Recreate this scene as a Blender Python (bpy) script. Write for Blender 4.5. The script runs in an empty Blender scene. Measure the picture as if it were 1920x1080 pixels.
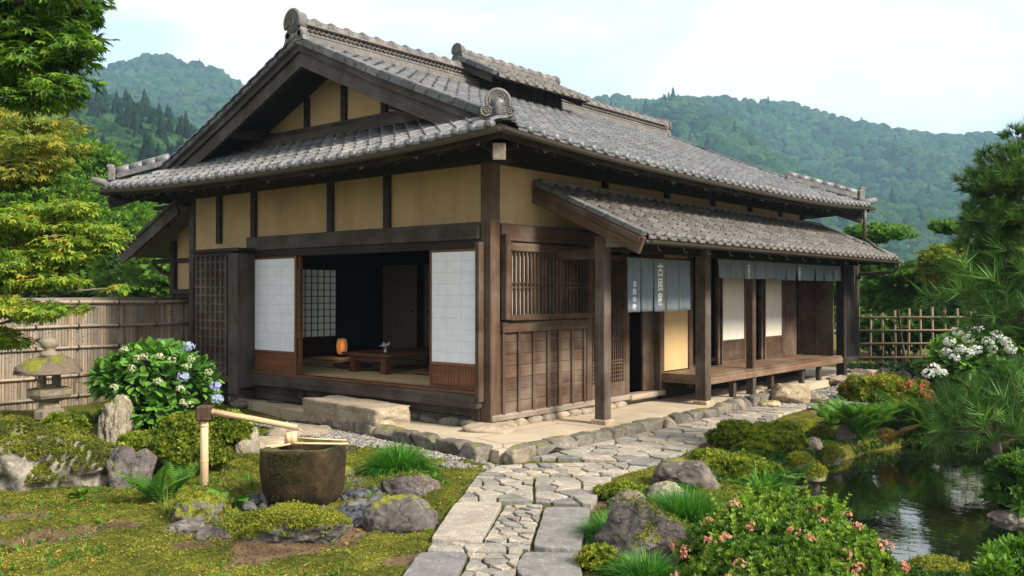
import bpy, bmesh, math, random
import numpy as np
from mathutils import Vector, Matrix
random.seed(7); RS = np.random.RandomState(11)
rad = math.radians
SC = bpy.context.scene
COL = SC.collection
# ------------------------------------------------------------------ camera
FPX, YAW, PIT = 1691.74, 0.6935, 0.0058
CAMP = np.array([6.929, -7.951, 1.598])
cd = bpy.data.cameras.new('camera'); cam = bpy.data.objects.new('camera', cd); COL.objects.link(cam)
cd.sensor_width = 36; cd.lens = 36*FPX/1920; cd.clip_start = .05; cd.clip_end = 6000
cam.location = CAMP; cam.rotation_euler = (math.pi/2+PIT, 0, YAW)
SC.camera = cam
CF = np.array([-math.sin(YAW)*math.cos(PIT), math.cos(YAW)*math.cos(PIT), math.sin(PIT)])
CR = np.array([math.cos(YAW), math.sin(YAW), 0.]); CU = np.cross(CR, CF)
def ray(px, py): return CF+CR*(px-960)/FPX-CU*(py-540)/FPX
def gp(px, py, z=-.12):            # where a sight line meets the level z
    d = ray(px, py); t = (z-CAMP[2])/d[2]; return CAMP+d*t
def dp(px, py, dep): return CAMP+ray(px, py)*dep
# ------------------------------------------------------------------ light
SUN_TO = Vector((.80, .06, .62)).normalized()
SUN_EL = math.asin(SUN_TO.z); SUN_AZ = math.atan2(SUN_TO.x, SUN_TO.y)
sd = bpy.data.lights.new('sun', 'SUN'); so = bpy.data.objects.new('sun', sd); COL.objects.link(so)
sd.energy = 3.8; sd.angle = rad(13); sd.color = (1, .92, .80)
so.rotation_euler = SUN_TO.to_track_quat('Z', 'Y').to_euler()
W = bpy.data.worlds.new('World'); SC.world = W; W.use_nodes = True
nt = W.node_tree; nt.nodes.clear(); N = nt.nodes.new; L = nt.links.new
sky = N('ShaderNodeTexSky'); sky.sky_type = 'NISHITA'; sky.sun_disc = False
sky.sun_elevation = SUN_EL; sky.sun_rotation = SUN_AZ; sky.air_density = 1.0; sky.dust_density = .6; sky.ozone_density = 1.0
tc = N('ShaderNodeTexCoord'); sx = N('ShaderNodeSeparateXYZ'); L(tc.outputs['Generated'], sx.inputs[0])
add = N('ShaderNodeMath'); add.operation = 'ADD'; add.inputs[1].default_value = .16; L(sx.outputs['Z'], add.inputs[0])
mx = N('ShaderNodeMath'); mx.operation = 'MAXIMUM'; mx.inputs[1].default_value = .05; L(add.outputs[0], mx.inputs[0])
cb = N('ShaderNodeCombineXYZ')
for i, a in enumerate('XY'):
    dv = N('ShaderNodeMath'); dv.operation = 'DIVIDE'; L(sx.outputs[a], dv.inputs[0]); L(mx.outputs[0], dv.inputs[1]); L(dv.outputs[0], cb.inputs[i])
nz = N('ShaderNodeTexNoise'); nz.inputs['Scale'].default_value = 1.15; nz.inputs['Detail'].default_value = 5; nz.inputs['Roughness'].default_value = .48; nz.inputs['Distortion'].default_value = .35
L(cb.outputs[0], nz.inputs['Vector'])
cr = N('ShaderNodeValToRGB'); cr.color_ramp.elements[0].position = .38; cr.color_ramp.elements[0].color = (.4, .4, .4, 1); cr.color_ramp.elements[1].position = .55
L(nz.outputs['Fac'], cr.inputs[0])
cl = N('ShaderNodeMix'); cl.data_type = 'RGBA'; L(cr.outputs[0], cl.inputs['Factor']); L(sky.outputs[0], cl.inputs['A']); cl.inputs['B'].default_value = (4.5, 4.36, 4.25, 1)
bg = N('ShaderNodeBackground'); bg.inputs[1].default_value = .138; L(cl.outputs['Result'], bg.inputs[0])
wo = N('ShaderNodeOutputWorld'); L(bg.outputs[0], wo.inputs[0])
SC.view_settings.view_transform = 'Standard'; SC.view_settings.look = 'None'; SC.view_settings.gamma = 1
SC.view_settings.exposure = 1.05
SC.cycles.max_bounces = 8; SC.cycles.transparent_max_bounces = 8; SC.cycles.volume_bounces = 1
try: SC.cycles.use_denoising = True
except Exception: pass
# ------------------------------------------------------------------ numpy noise
_P = RS.rand(64, 64, 64)
def vnoise(p):
    p = np.asarray(p, float); i = np.floor(p).astype(int); f = p-i; f = f*f*(3-2*f); r = 0
    for a in (0, 1):
        for b in (0, 1):
            for c in (0, 1):
                w = (f[..., 0] if a else 1-f[..., 0])*(f[..., 1] if b else 1-f[..., 1])*(f[..., 2] if c else 1-f[..., 2])
                r = r+w*_P[(i[..., 0]+a) % 64, (i[..., 1]+b) % 64, (i[..., 2]+c) % 64]
    return r*2-1
def fbm(p, o=4):
    r = 0; a = 1; p = np.asarray(p, float)
    for k in range(o): r = r+a*vnoise(p+k*17.3); a *= .5; p = p*2.03
    return r
def fb2(x, y, o=4, z=0.): return fbm(np.stack([x, y, np.full_like(x, z)], -1), o)
# ------------------------------------------------------------------ mesh collector
def nrm(v): v = np.asarray(v, float); return v/np.maximum(np.linalg.norm(v, axis=-1, keepdims=True), 1e-9)
class G:
    def __init__(s): s.V = []; s.L = []; s.C = []; s.n = 0; s.R = []; s.GR = []; s.SM = []
    def raw(s, V, loops, counts, rnd=None, gr=None, smooth=False):
        V = np.asarray(V, float).reshape(-1, 3); m = len(V)
        s.V.append(V); s.L.append(np.asarray(loops, np.int64).ravel()+s.n); s.C.append(np.asarray(counts, np.int64)); s.n += m
        s.SM.append(np.full(len(s.C[-1]), smooth))
        if rnd is None: rnd = RS.rand()
        s.R.append(np.broadcast_to(np.asarray(rnd, float), (m,)).copy())
        s.GR.append(np.zeros((m, 3)) if gr is None else np.asarray(gr, float))
        return s
    def faces(s, V, F, rnd=None, gr=None, smooth=False):
        return s.raw(V, [i for f in F for i in f], [len(f) for f in F], rnd, gr, smooth)
    def beam(s, p0, p1, w, h, up=(0, 0, 1), bev=.005, rnd=None, taper=1.):
        """box from p0 to p1, w sideways, h along up; grain runs lengthwise"""
        p0 = np.asarray(p0, float); p1 = np.asarray(p1, float); y = nrm(p1-p0); ln = np.linalg.norm(p1-p0)
        x = nrm(np.cross(y, up)); z = np.cross(x, y)
        b = min(bev, w*.3, h*.3, ln*.3); V = []; g = []; off = RS.rand(3)*9
        for k, (t, c) in enumerate(((0, b), (b, 0), (ln-b, 0), (ln, b))):
            sc = 1 if k < 2 else taper
            hw, hh = w/2*sc, h/2*sc
            if c: ring = [(-hw+b, -hh+b), (hw-b, -hh+b), (hw-b, -hh+b), (hw-b, hh-b), (hw-b, hh-b), (-hw+b, hh-b), (-hw+b, hh-b), (-hw+b, -hh+b)]
            else: ring = [(-hw+b, -hh), (hw-b, -hh), (hw, -hh+b), (hw, hh-b), (hw-b, hh), (-hw+b, hh), (-hw, hh-b), (-hw, -hh+b)]
            for (a, d) in ring:
                V.append(p0+y*t+x*a+z*d); g.append((t+off[0], a+off[1], d+off[2]))
        F = []
        for k in range(3):
            for i in range(8):
                j = (i+1) % 8; A = k*8
                F.append((A+i, A+j, A+8+j, A+8+i))
        F.append((1, 0, 5, 3)); F.append((24, 25, 27, 29))
        return s.faces(V, F, rnd, g)
    def box(s, lo, hi, bev=.005, rnd=None):
        lo = np.minimum(lo, hi).astype(float); hi = np.maximum(lo, hi).astype(float); d = hi-lo; c = (lo+hi)/2; k = int(np.argmax(d))
        a = c.copy(); b = c.copy(); a[k] = lo[k]; b[k] = hi[k]
        if k == 2: return s.beam(a, b, d[1], d[0], (1, 0, 0), bev, rnd)
        o = 1-k
        return s.beam(a, b, d[o], d[2], (0, 0, 1), bev, rnd)
    def tube(s, P, r, n=8, rnd=None, caps=True, smooth=True, up=(0, 0, 1)):
        P = np.asarray(P, float); m = len(P); r = np.broadcast_to(np.asarray(r, float), (m,))
        T = nrm(np.gradient(P, axis=0)); u = np.asarray(up, float)
        if abs(T[0]@u) > .9: u = np.array([1., 0, 0])
        x = nrm(np.cross(T[0], u)); V = []; g = []; off = RS.rand(3)*9; ln = 0
        for i in range(m):
            x = nrm(x-T[i]*(x@T[i])); z = np.cross(x, T[i])
            if i: ln += np.linalg.norm(P[i]-P[i-1])
            for k in range(n):
                a = 2*math.pi*k/n; V.append(P[i]+(x*math.cos(a)+z*math.sin(a))*r[i]); g.append((ln+off[0], math.cos(a)*r[i]+off[1], math.sin(a)*r[i]+off[2]))
        F = [(i*n+k, i*n+(k+1) % n, (i+1)*n+(k+1) % n, (i+1)*n+k) for i in range(m-1) for k in range(n)]
        if caps: F += [tuple(range(n))[::-1], tuple((m-1)*n+k for k in range(n))]
        return s.faces(V, F, rnd, g, smooth)
    def lathe(s, prof, c, n=16, rnd=None, smooth=True, sq=0, rot=0):
        c = np.asarray(c, float); V = []
        for (r, z) in prof:
            for k in range(n):
                a = 2*math.pi*(k+.5)/n+rot; V.append((c[0]+r*math.cos(a), c[1]+r*math.sin(a), c[2]+z))
        m = len(prof)
        F = [(i*n+k, i*n+(k+1) % n, (i+1)*n+(k+1) % n, (i+1)*n+k) for i in range(m-1) for k in range(n)]
        F += [tuple(range(n))[::-1], tuple((m-1)*n+k for k in range(n))]
        return s.faces(V, F, rnd, None, smooth)
    def prism(s, poly, a, b, frame, rnd=None):
        """2-D polygon pushed from a to b along the third axis of frame (o,x,y,n)"""
        o, x, y, n_ = [np.asarray(q, float) for q in frame]; m = len(poly)
        V = [o+x*p[0]+y*p[1]+n_*a for p in poly]+[o+x*p[0]+y*p[1]+n_*b for p in poly]
        F = [tuple(range(m))[::-1], tuple(range(m, 2*m))]+[(i, (i+1) % m, m+(i+1) % m, m+i) for i in range(m)]
        return s.faces(V, F, rnd, [(p[0], p[1], a) for p in poly]+[(p[0], p[1], b) for p in poly])
    def inst(s, T, F, pos, X, Y, Z, sc, rnd=None, smooth=False):
        T = np.asarray(T, float); m = len(pos); n = len(T)
        sc = np.broadcast_to(np.asarray(sc, float).reshape(-1, 1, 1) if np.ndim(sc) else np.full((1, 1, 1), sc), (m, 1, 1))
        V = (T[None, :, 0:1]*X[:, None]+T[None, :, 1:2]*Y[:, None]+T[None, :, 2:3]*Z[:, None])*sc+np.asarray(pos)[:, None]
        lp = np.array([i for f in F for i in f]); ct = np.array([len(f) for f in F])
        Lp = (lp[None]+np.arange(m)[:, None]*n).ravel(); Ct = np.tile(ct, m)
        r = RS.rand(m) if rnd is None else rnd
        return s.raw(V.reshape(-1, 3), Lp, Ct, np.repeat(r, n), None, smooth)
    def build(s, name, mat, parent=None, loc=None, **kw):
        me = bpy.data.meshes.new(name)
        V = np.concatenate(s.V); Lp = np.concatenate(s.L); C = np.concatenate(s.C)
        if loc is not None: V = V-np.asarray(loc)
        me.vertices.add(len(V)); me.vertices.foreach_set('co', V.astype(np.float32).ravel())
        me.loops.add(len(Lp)); me.loops.foreach_set('vertex_index', Lp.astype(np.int32))
        me.polygons.add(len(C)); st = np.concatenate([[0], np.cumsum(C)[:-1]])
        me.polygons.foreach_set('loop_start', st.astype(np.int32))
        try: me.polygons.foreach_set('loop_total', C.astype(np.int32))
        except Exception: pass
        me.polygons.foreach_set('use_smooth', np.concatenate(s.SM))
        a = me.attributes.new('rnd', 'FLOAT', 'POINT'); a.data.foreach_set('value', np.concatenate(s.R).astype(np.float32))
        a = me.attributes.new('gr', 'FLOAT_VECTOR', 'POINT'); a.data.foreach_set('vector', np.concatenate(s.GR).astype(np.float32).ravel())
        me.update(); me.validate(verbose=False)
        if mat: me.materials.append(mat)
        o = bpy.data.objects.new(name, me); COL.objects.link(o)
        if loc is not None: o.location = loc
        if parent: 
            o.parent = parent
            if loc is None: o.location = -Vector(parent.get('_w', (0, 0, 0)))
            else: o.location = Vector(loc)-Vector(parent.get('_w', (0, 0, 0)))
            o['_w'] = tuple(loc) if loc is not None else (0, 0, 0)
        elif loc is not None: o['_w'] = tuple(float(q) for q in loc)
        tag(o, **kw); return o
def tag(o, label=None, cat=None, group=None, kind=None):
    if label: o['label'] = label
    if cat: o['category'] = cat
    if group: o['group'] = group
    if kind: o['kind'] = kind
    return o
def thing(name, loc, label, cat, group=None):
    o = bpy.data.objects.new(name, None); COL.objects.link(o); o.location = loc; o.empty_display_size = .2
    o['_w'] = tuple(float(q) for q in loc); return tag(o, label, cat, group)
# ------------------------------------------------------------------ materials
MATS = {}
class MB:
    def __init__(s, name):
        s.m = bpy.data.materials.new(name); s.m.use_nodes = True; s.t = s.m.node_tree; s.t.nodes.clear()
        s.out = s.n('ShaderNodeOutputMaterial'); s.b = s.n('ShaderNodeBsdfPrincipled'); s.l(s.b.outputs[0], s.out.inputs[0]); MATS[name] = s.m
    def n(s, t, **k):
        x = s.t.nodes.new(t)
        for a, b in k.items(): setattr(x, a, b)
        return x
    def l(s, a, b): s.t.links.new(a, b)
    def attr(s, name, out='Fac'): return s.n('ShaderNodeAttribute', attribute_name=name).outputs[out]
    def pos(s): return s.n('ShaderNodeNewGeometry').outputs['Position']
    def map(s, v, sc):
        x = s.n('ShaderNodeMapping'); x.inputs['Scale'].default_value = sc; s.l(v, x.inputs[0]); return x.outputs[0]
    def noise(s, v, sc=5, det=4, ro=.55, dist=0):
        x = s.n('ShaderNodeTexNoise'); x.inputs['Scale'].default_value = sc; x.inputs['Detail'].default_value = det
        x.inputs['Roughness'].default_value = ro; x.inputs['Distortion'].default_value = dist; s.l(v, x.inputs['Vector']); return x.outputs['Fac']
    def ramp(s, f, *st):
        x = s.n('ShaderNodeValToRGB'); e = x.color_ramp.elements
        while len(e) < len(st): e.new(.5)
        for i, (p, c) in enumerate(st): e[i].position = p; e[i].color = (*c, 1) if len(c) == 3 else c
        s.l(f, x.inputs[0]); return x.outputs[0]
    def math(s, op, a, b=None, clamp=False):
        x = s.n('ShaderNodeMath', operation=op, use_clamp=clamp)
        for i, v in enumerate((a, b)):
            if v is None: continue
            if isinstance(v, (int, float)): x.inputs[i].default_value = v
            else: s.l(v, x.inputs[i])
        return x.outputs[0]
    def mix(s, f, a, b, bt='MIX'):
        x = s.n('ShaderNodeMix', data_type='RGBA', blend_type=bt)
        for k, v in (('Factor', f), ('A', a), ('B', b)):
            i = x.inputs[0] if k == 'Factor' else x.inputs[6 if k == 'A' else 7]
            if isinstance(v, (int, float)): i.default_value = v
            elif isinstance(v, tuple): i.default_value = (*v, 1)
            else: s.l(v, i)
        return x.outputs[2]
    def set(s, col=None, rough=None, **k):
        for key, v in (('Base Color', col), ('Roughness', rough), *[(a.replace('_', ' '), b) for a, b in k.items()]):
            if v is None: continue
            if isinstance(v, (int, float)): s.b.inputs[key].default_value = v
            elif isinstance(v, tuple): s.b.inputs[key].default_value = (*v, 1)
            else: s.l(v, s.b.inputs[key])
    def bump(s, h, st=.5, d=.02):
        x = s.n('ShaderNodeBump'); x.inputs['Strength'].default_value = st; x.inputs['Distance'].default_value = d
        s.l(h, x.inputs['Height']); s.l(x.outputs[0], s.b.inputs['Normal']); s.bn = x.outputs[0]
C3 = lambda c, k: tuple(min(1, q*k) for q in c)
def wood(name, c, rough=.75, var=.5, grey=0., pale=(.30, .27, .23)):
    m = MB(name); g = m.attr('gr', 'Vector')
    n1 = m.noise(m.map(g, (1.2, 45, 45)), 1, 5, .65, .6); n2 = m.noise(m.map(g, (.7, 5, 5)), 1, 3)
    n3 = m.noise(m.pos(), 2.2, 5)
    f = m.math('ADD', m.math('MULTIPLY', n1, .65), m.math('MULTIPLY', n2, .35))
    col = m.ramp(f, (.3, C3(c, .45)), (.48, c), (.68, C3(c, 1.9)))
    rv = m.ramp(m.attr('rnd'), (0, (1-var*.5,)*3), (1, (1+var*.5,)*3)); col = m.mix(1., col, rv, 'MULTIPLY')
    if grey: col = m.mix(m.math('MULTIPLY', m.ramp(n3, (.42, (0, 0, 0)), (.68, (1, 1, 1))), grey), col, m.mix(n1, C3(pale, .5), pale))
    m.set(col, rough, Specular_IOR_Level=.25); m.bump(n1, .35, .01); return m.m
wood('wood_grey', (.038, .029, .022), grey=.45, pale=(.19, .175, .155))
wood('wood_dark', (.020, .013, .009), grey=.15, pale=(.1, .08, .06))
wood('wood_brown', (.060, .034, .020), grey=.6, pale=(.22, .17, .125))
wood('wood_red', (.125, .050, .021), rough=.55, grey=.1)
wood('wood_warm', (.070, .040, .024), grey=.7, pale=(.24, .185, .135), var=.5)
wood('wood_deck', (.12, .07, .042), rough=.5, grey=.6, pale=(.36, .26, .17))
wood('wood_bars', (.045, .024, .013), grey=.3, pale=(.3, .22, .15))
wood('wood_post', (.055, .038, .027), grey=.65, pale=(.24, .20, .16))
wood('wood_pale', (.24, .19, .14), grey=.6, pale=(.42, .37, .3))
wood('wood_end', (.20, .165, .125), grey=.5)
wood('bamboo_fence', (.215, .165, .115), rough=.55, var=.9, grey=.7, pale=(.36, .325, .28))
wood('bamboo_pale', (.52, .37, .20), rough=.5, var=.3, grey=.4, pale=(.6, .52, .4))
wood('bamboo_green', (.16, .115, .06), rough=.5, var=.5, grey=.5, pale=(.26, .22, .16))
wood('bark', (.075, .052, .036), rough=.9, grey=.5)
wood('bark_pine', (.085, .06, .045), rough=.95, grey=.4)
def plaster(name, c, v=.12):
    m = MB(name); p = m.pos(); a = m.noise(p, 1.1, 5, .6); b = m.noise(p, 70, 4, .7); s_ = m.noise(m.map(p, (3, 3, .5)), 1.2, 4)
    f = m.math('ADD', m.math('MULTIPLY', a, .5), m.math('MULTIPLY', s_, .5))
    m.set(m.mix(.25, m.ramp(f, (.3, C3(c, 1-v*2)), (.5, c), (.7, C3(c, 1+v))), m.ramp(b, (.3, C3(c, .7)), (.7, C3(c, 1.25)))), .9, Specular_IOR_Level=.1); m.bump(b, .25, .006)
    vo = m.n('ShaderNodeTexVoronoi', feature='DISTANCE_TO_EDGE'); vo.inputs['Scale'].default_value = 1.5; x = m.n('ShaderNodeTexNoise'); x.inputs['Scale'].default_value = 3; m.l(p, x.inputs['Vector']); m.l(m.mix(.18, p, x.outputs['Color']), vo.inputs['Vector'])
    ck = m.math('MULTIPLY', m.ramp(vo.outputs[0], (0, (1, 1, 1)), (.010, (0, 0, 0))), m.ramp(m.noise(p, .9, 2), (.5, (0, 0, 0)), (.6, (.6, .6, .6)))); prev = m.b.inputs['Base Color'].links[0].from_socket; m.set(m.mix(ck, prev, C3(c, .4)))
plaster('plaster', (.42, .305, .16), .2); plaster('plaster_light', (.50, .345, .17)); plaster('fusuma', (.3, .26, .19)); plaster('plaster_white', (.7, .66, .58))
def paper(name, c, tr=.5):
    m = MB(name); p = m.pos(); n = m.noise(p, 9, 4); col = m.ramp(n, (.3, C3(c, .93)), (.7, C3(c, 1.04)))
    m.set(col, .85); t = m.n('ShaderNodeBsdfTranslucent'); m.l(col, t.inputs[0]); x = m.n('ShaderNodeMixShader'); x.inputs[0].default_value = tr
    m.l(m.b.outputs[0], x.inputs[1]); m.l(t.outputs[0], x.inputs[2]); m.l(x.outputs[0], m.out.inputs[0])
paper('shoji_paper', (.84, .88, .92), .12); paper('paper_seam', (.70, .75, .80), .1); paper('shoji_warm', (.75, .70, .60), .12); paper('window_paper', (.85, .88, .86), .6)
def tile(name, c, spec=.5, rough=.42):
    m = MB(name); p = m.pos(); r = m.attr('rnd'); n = m.noise(p, 14, 5, .65); b = m.noise(p, 2.2, 5)
    k = m.noise(p, 55, 3, .6)
    col = m.ramp(r, (0, C3(c, .16)), (.06, C3(c, .7)), (.5, c), (1, C3(c, 1.35)))  # darkest stop paints the course shadow on the tile lips
    col = m.mix(1., col, m.ramp(n, (.3, (.68, .66, .64)), (.65, (1.15, 1.15, 1.15))), 'MULTIPLY')
    lich = m.ramp(m.math('ADD', m.math('MULTIPLY', b, .5), m.math('MULTIPLY', n, .5)), (.49, (0, 0, 0)), (.64, (1, 1, 1)))
    col = m.mix(m.math('MULTIPLY', lich, .45), col, (.26, .225, .175))
    dk = m.ramp(m.noise(p, 5, 6, .7), (.34, (1, 1, 1)), (.46, (0, 0, 0))); col = m.mix(m.math('MULTIPLY', dk, .5), col, (.045, .04, .036))
    m.set(col, m.ramp(n, (.3, (rough,)*3), (.7, (rough+.22,)*3)), Specular_IOR_Level=spec); m.bump(m.math('ADD', n, m.math('MULTIPLY', k, .4)), .3, .008)
tile('roof_tile', (.104, .109, .115), .65, .38); tile('roof_tile_warm', (.126, .117, .107), .45, .48); tile('ridge_tile', (.14, .133, .126), .3, .6); tile('verge_tile', (.10, .108, .112), .3, .55)
def stone(name, c, c2, moss=0., sc=1., mosscol=((.10, .12, .012), (.30, .29, .035)), thr=.35, vein=True):
    m = MB(name); p = m.map(m.pos(), (sc, sc, sc)); n = m.noise(p, 3.5, 7, .65, .4); f = m.noise(p, 38, 5, .7); l_ = m.noise(p, 9, 5, .6)
    col = m.ramp(n, (.3, c), (.5, tuple((a+b)/2 for a, b in zip(c, c2))), (.68, c2))
    col = m.mix(1., col, m.ramp(f, (.25, (.55, .55, .55)), (.6, (1.1, 1.1, 1.1))), 'MULTIPLY')
    lich = m.ramp(l_, (.58, (0, 0, 0)), (.66, (1, 1, 1))); col = m.mix(m.math('MULTIPLY', lich, .45), col, C3(c2, 1.45))
    col = m.mix(1., col, m.ramp(m.attr('rnd'), (0, (.62, .64, .68)), (.5, (1, .98, .95)), (1, (1.34, 1.24, 1.08))), 'MULTIPLY')
    vo = m.n('ShaderNodeTexVoronoi', feature='DISTANCE_TO_EDGE'); vo.inputs['Scale'].default_value = 3.2
    wv = m.mix(.22, p, m.n('ShaderNodeTexNoise').outputs['Color'])
    m.l(wv, vo.inputs['Vector']); cr_ = m.ramp(vo.outputs[0], (.0, (0, 0, 0)), (.05, (1, 1, 1)))
    if vein: col = m.mix(m.math('MULTIPLY', m.math('SUBTRACT', 1., cr_), .55), col, C3(c, .3))
    h = m.math('ADD', m.math('ADD', n, m.math('MULTIPLY', f, .35)), m.math('MULTIPLY', cr_, .25 if vein else 0.))
    if moss:
        g = m.n('ShaderNodeNewGeometry'); z = m.n('ShaderNodeSeparateXYZ'); m.l(g.outputs['Normal'], z.inputs[0])
        k = m.math('ADD', m.math('MULTIPLY', z.outputs[2], .6), m.math('MULTIPLY', n, 1.3)); k = m.math('ADD', k, moss-1.1)
        k = m.ramp(k, (thr-.04, (0, 0, 0)), (thr+.08, (1, 1, 1))); mc = m.ramp(m.math('ADD', m.math('MULTIPLY', f, .6), m.math('MULTIPLY', l_, .4)), (.35, mosscol[0]), (.65, mosscol[1]))
        col = m.mix(k, col, mc); h = m.math('ADD', h, m.math('MULTIPLY', m.math('MULTIPLY', k, f), 1.2))
    m.set(col, .88, Specular_IOR_Level=.25); m.bump(h, .7, .03)
stone('stone_grey', (.07, .062, .055), (.23, .205, .18)); stone('stone_purple', (.050, .042, .040), (.19, .165, .15), .22)
stone('stone_white', (.10, .09, .07), (.42, .38, .315), .35, thr=.42, vein=True)
stone('stone_moss', (.10, .09, .075), (.30, .27, .22), .55, thr=.3); stone('stone_mossy_heavy', (.11, .10, .08), (.38, .34, .28), .85, thr=.25)
stone('stone_pale', (.26, .22, .15), (.50, .43, .31), .25); stone('stone_tan', (.22, .18, .13), (.42, .35, .26), .0, vein=False)
stone('stone_kerb', (.085, .077, .062), (.27, .24, .195), .2, thr=.4, vein=False); stone('stone_lantern', (.15, .13, .095), (.36, .32, .24), .25, 1.6, vein=False)
stone('stone_roof', (.10, .075, .055), (.24, .19, .15), .3, 1.6, vein=False)
stone('stone_basin', (.006, .005, .003), (.062, .040, .014), .36, 1.3, ((.05, .05, .01), (.15, .13, .03)), .42, vein=False)
stone('pebble', (.15, .145, .14), (.36, .34, .315), vein=False); stone('river_stone', (.035, .042, .048), (.13, .14, .15), vein=False)
stone('paving', (.21, .19, .16), (.39, .36, .31), 0, 1.2, vein=False); stone('paving_slab', (.22, .205, .185), (.37, .345, .31), 0, 2, vein=False)
def earth(name, c, c2):
    m = MB(name); p = m.pos(); n = m.noise(p, 1.4, 6, .6); f = m.noise(p, 60, 4, .7)
    vo = m.n('ShaderNodeTexVoronoi', feature='DISTANCE_TO_EDGE'); vo.inputs['Scale'].default_value = .75; m.l(m.mix(.12, p, m.n('ShaderNodeTexNoise').outputs['Color']), vo.inputs['Vector'])
    ck = m.ramp(vo.outputs[0], (0, (0, 0, 0)), (.008, (1, 1, 1)))
    col = m.mix(.35, m.ramp(n, (.32, c), (.66, c2)), m.ramp(f, (.3, C3(c, .6)), (.7, C3(c2, 1.1)))); col = m.mix(ck, C3(c, .35), col)
    m.set(col, .92, Specular_IOR_Level=.15); m.bump(m.math('ADD', f, m.math('MULTIPLY', ck, .5)), .35, .01)
earth('earth_platform', (.36, .29, .20), (.54, .45, .33))
def ground(name):
    m = MB(name); p = m.pos(); a = m.noise(p, .9, 5, .6); b = m.noise(p, 4.5, 6, .65); f = m.noise(p, 90, 4, .75); g = m.noise(p, 22, 5, .7)
    moss = m.ramp(m.math('ADD', m.math('MULTIPLY', g, .5), m.math('MULTIPLY', b, .5)), (.36, (.04, .048, .008)), (.5, (.10, .105, .014)), (.64, (.2, .18, .028)))
    soil = m.ramp(m.math('ADD', m.math('MULTIPLY', f, .5), m.math('MULTIPLY', b, .5)), (.36, (.06, .036, .018)), (.5, (.15, .10, .055)), (.66, (.27, .20, .12)))
    k = m.ramp(m.math('ADD', m.attr('rnd'), m.math('MULTIPLY', m.math('SUBTRACT', g, .5), .5)), (.44, (0, 0, 0)), (.54, (1, 1, 1)))
    m.set(m.mix(k, soil, moss), .95, Specular_IOR_Level=.1); m.bump(m.math('ADD', f, m.math('MULTIPLY', g, 1.)), .8, .02)
ground('ground')
def leaf(name, cols, tr=.35, rough=.5, spec=.3, tw=(1.2, 1.25, .5)):
    m = MB(name); n = len(cols); p = m.noise(m.pos(), 2.2 if 'moss' in name else 3, 4)
    f = m.math('ADD', m.math('MULTIPLY', m.attr('rnd'), .75), m.math('MULTIPLY', m.math('SUBTRACT', p, .5), 2.2 if 'moss' in name else 1.1), True)
    col = m.ramp(f, *[(i/(n-1), c) for i, c in enumerate(cols)]); m.set(col, rough, Specular_IOR_Level=spec)
    t = m.n('ShaderNodeBsdfTranslucent'); m.l(m.mix(1., col, tw, 'MULTIPLY'), t.inputs[0]); x = m.n('ShaderNodeMixShader'); x.inputs[0].default_value = tr
    m.l(m.b.outputs[0], x.inputs[1]); m.l(t.outputs[0], x.inputs[2]); m.l(x.outputs[0], m.out.inputs[0])
leaf('leaf_maple', [(.025, .075, .008), (.07, .17, .014), (.15, .28, .025), (.27, .40, .04)])
leaf('leaf_maple_gold', [(.06, .14, .014), (.14, .26, .02), (.27, .37, .03), (.44, .44, .05), (.5, .30, .06)])
leaf('leaf_maple_orange', [(.07, .14, .015), (.18, .25, .03), (.34, .32, .04), (.46, .24, .05)])
leaf('leaf_bright', [(.04, .11, .012), (.10, .23, .02), (.23, .36, .04)])
leaf('leaf_mid', [(.02, .06, .008), (.055, .14, .016), (.13, .24, .03)])
leaf('leaf_hydrangea', [(.05, .14, .02), (.11, .27, .035), (.22, .42, .06)], .25)
leaf('leaf_azalea', [(.028, .075, .007), (.09, .18, .015), (.20, .32, .03), (.34, .44, .05)])
leaf('leaf_yellowish', [(.06, .10, .008), (.20, .25, .018), (.42, .44, .04)])
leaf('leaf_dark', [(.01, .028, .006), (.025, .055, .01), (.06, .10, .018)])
leaf('needle', [(.022, .075, .012), (.065, .165, .02), (.17, .31, .04)], .2)
leaf('needle_dark', [(.02, .065, .012), (.06, .14, .018), (.17, .28, .035)], .15)
leaf('grass', [(.025, .11, .012), (.07, .23, .022), (.17, .38, .045)], .3); leaf('grass_dry', [(.14, .2, .03), (.28, .3, .06)], .3)
leaf('fern', [(.04, .14, .012), (.11, .26, .025), (.27, .40, .05)]); leaf('litter', [(.05, .03, .012), (.12, .07, .03), (.20, .12, .04), (.12, .12, .02)], .2); leaf('fallen_leaf', [(.16, .08, .03), (.34, .20, .06), (.45, .34, .1)], .2)
leaf('fern_rust', [(.10, .06, .02), (.22, .12, .04)])
leaf('moss_sprig', [(.05, .07, .006), (.13, .16, .012), (.29, .31, .025), (.42, .38, .05)], .3)
leaf('moss_dull', [(.02, .022, .004), (.06, .06, .01), (.14, .13, .02)], .2)
leaf('moss_green', [(.03, .06, .006), (.07, .13, .012), (.14, .2, .02)], .3)
leaf('petal_pink', [(.62, .25, .17), (.75, .36, .25), (.8, .5, .38)], .4, tw=(1, .9, .8)); leaf('petal_white', [(.62, .64, .55), (.75, .76, .7), (.8, .8, .8)], .3, tw=(1, 1, 1))
leaf('petal_blue', [(.35, .42, .62), (.5, .56, .74), (.62, .66, .8)], .3, tw=(1, 1, 1)); leaf('petal_cream', [(.45, .52, .26), (.6, .62, .38), (.72, .72, .55)], .3, tw=(1, 1, .9))
leaf('petal_orange', [(.5, .15, .08), (.65, .24, .14)], .4, tw=(1, .9, .8))
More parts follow.
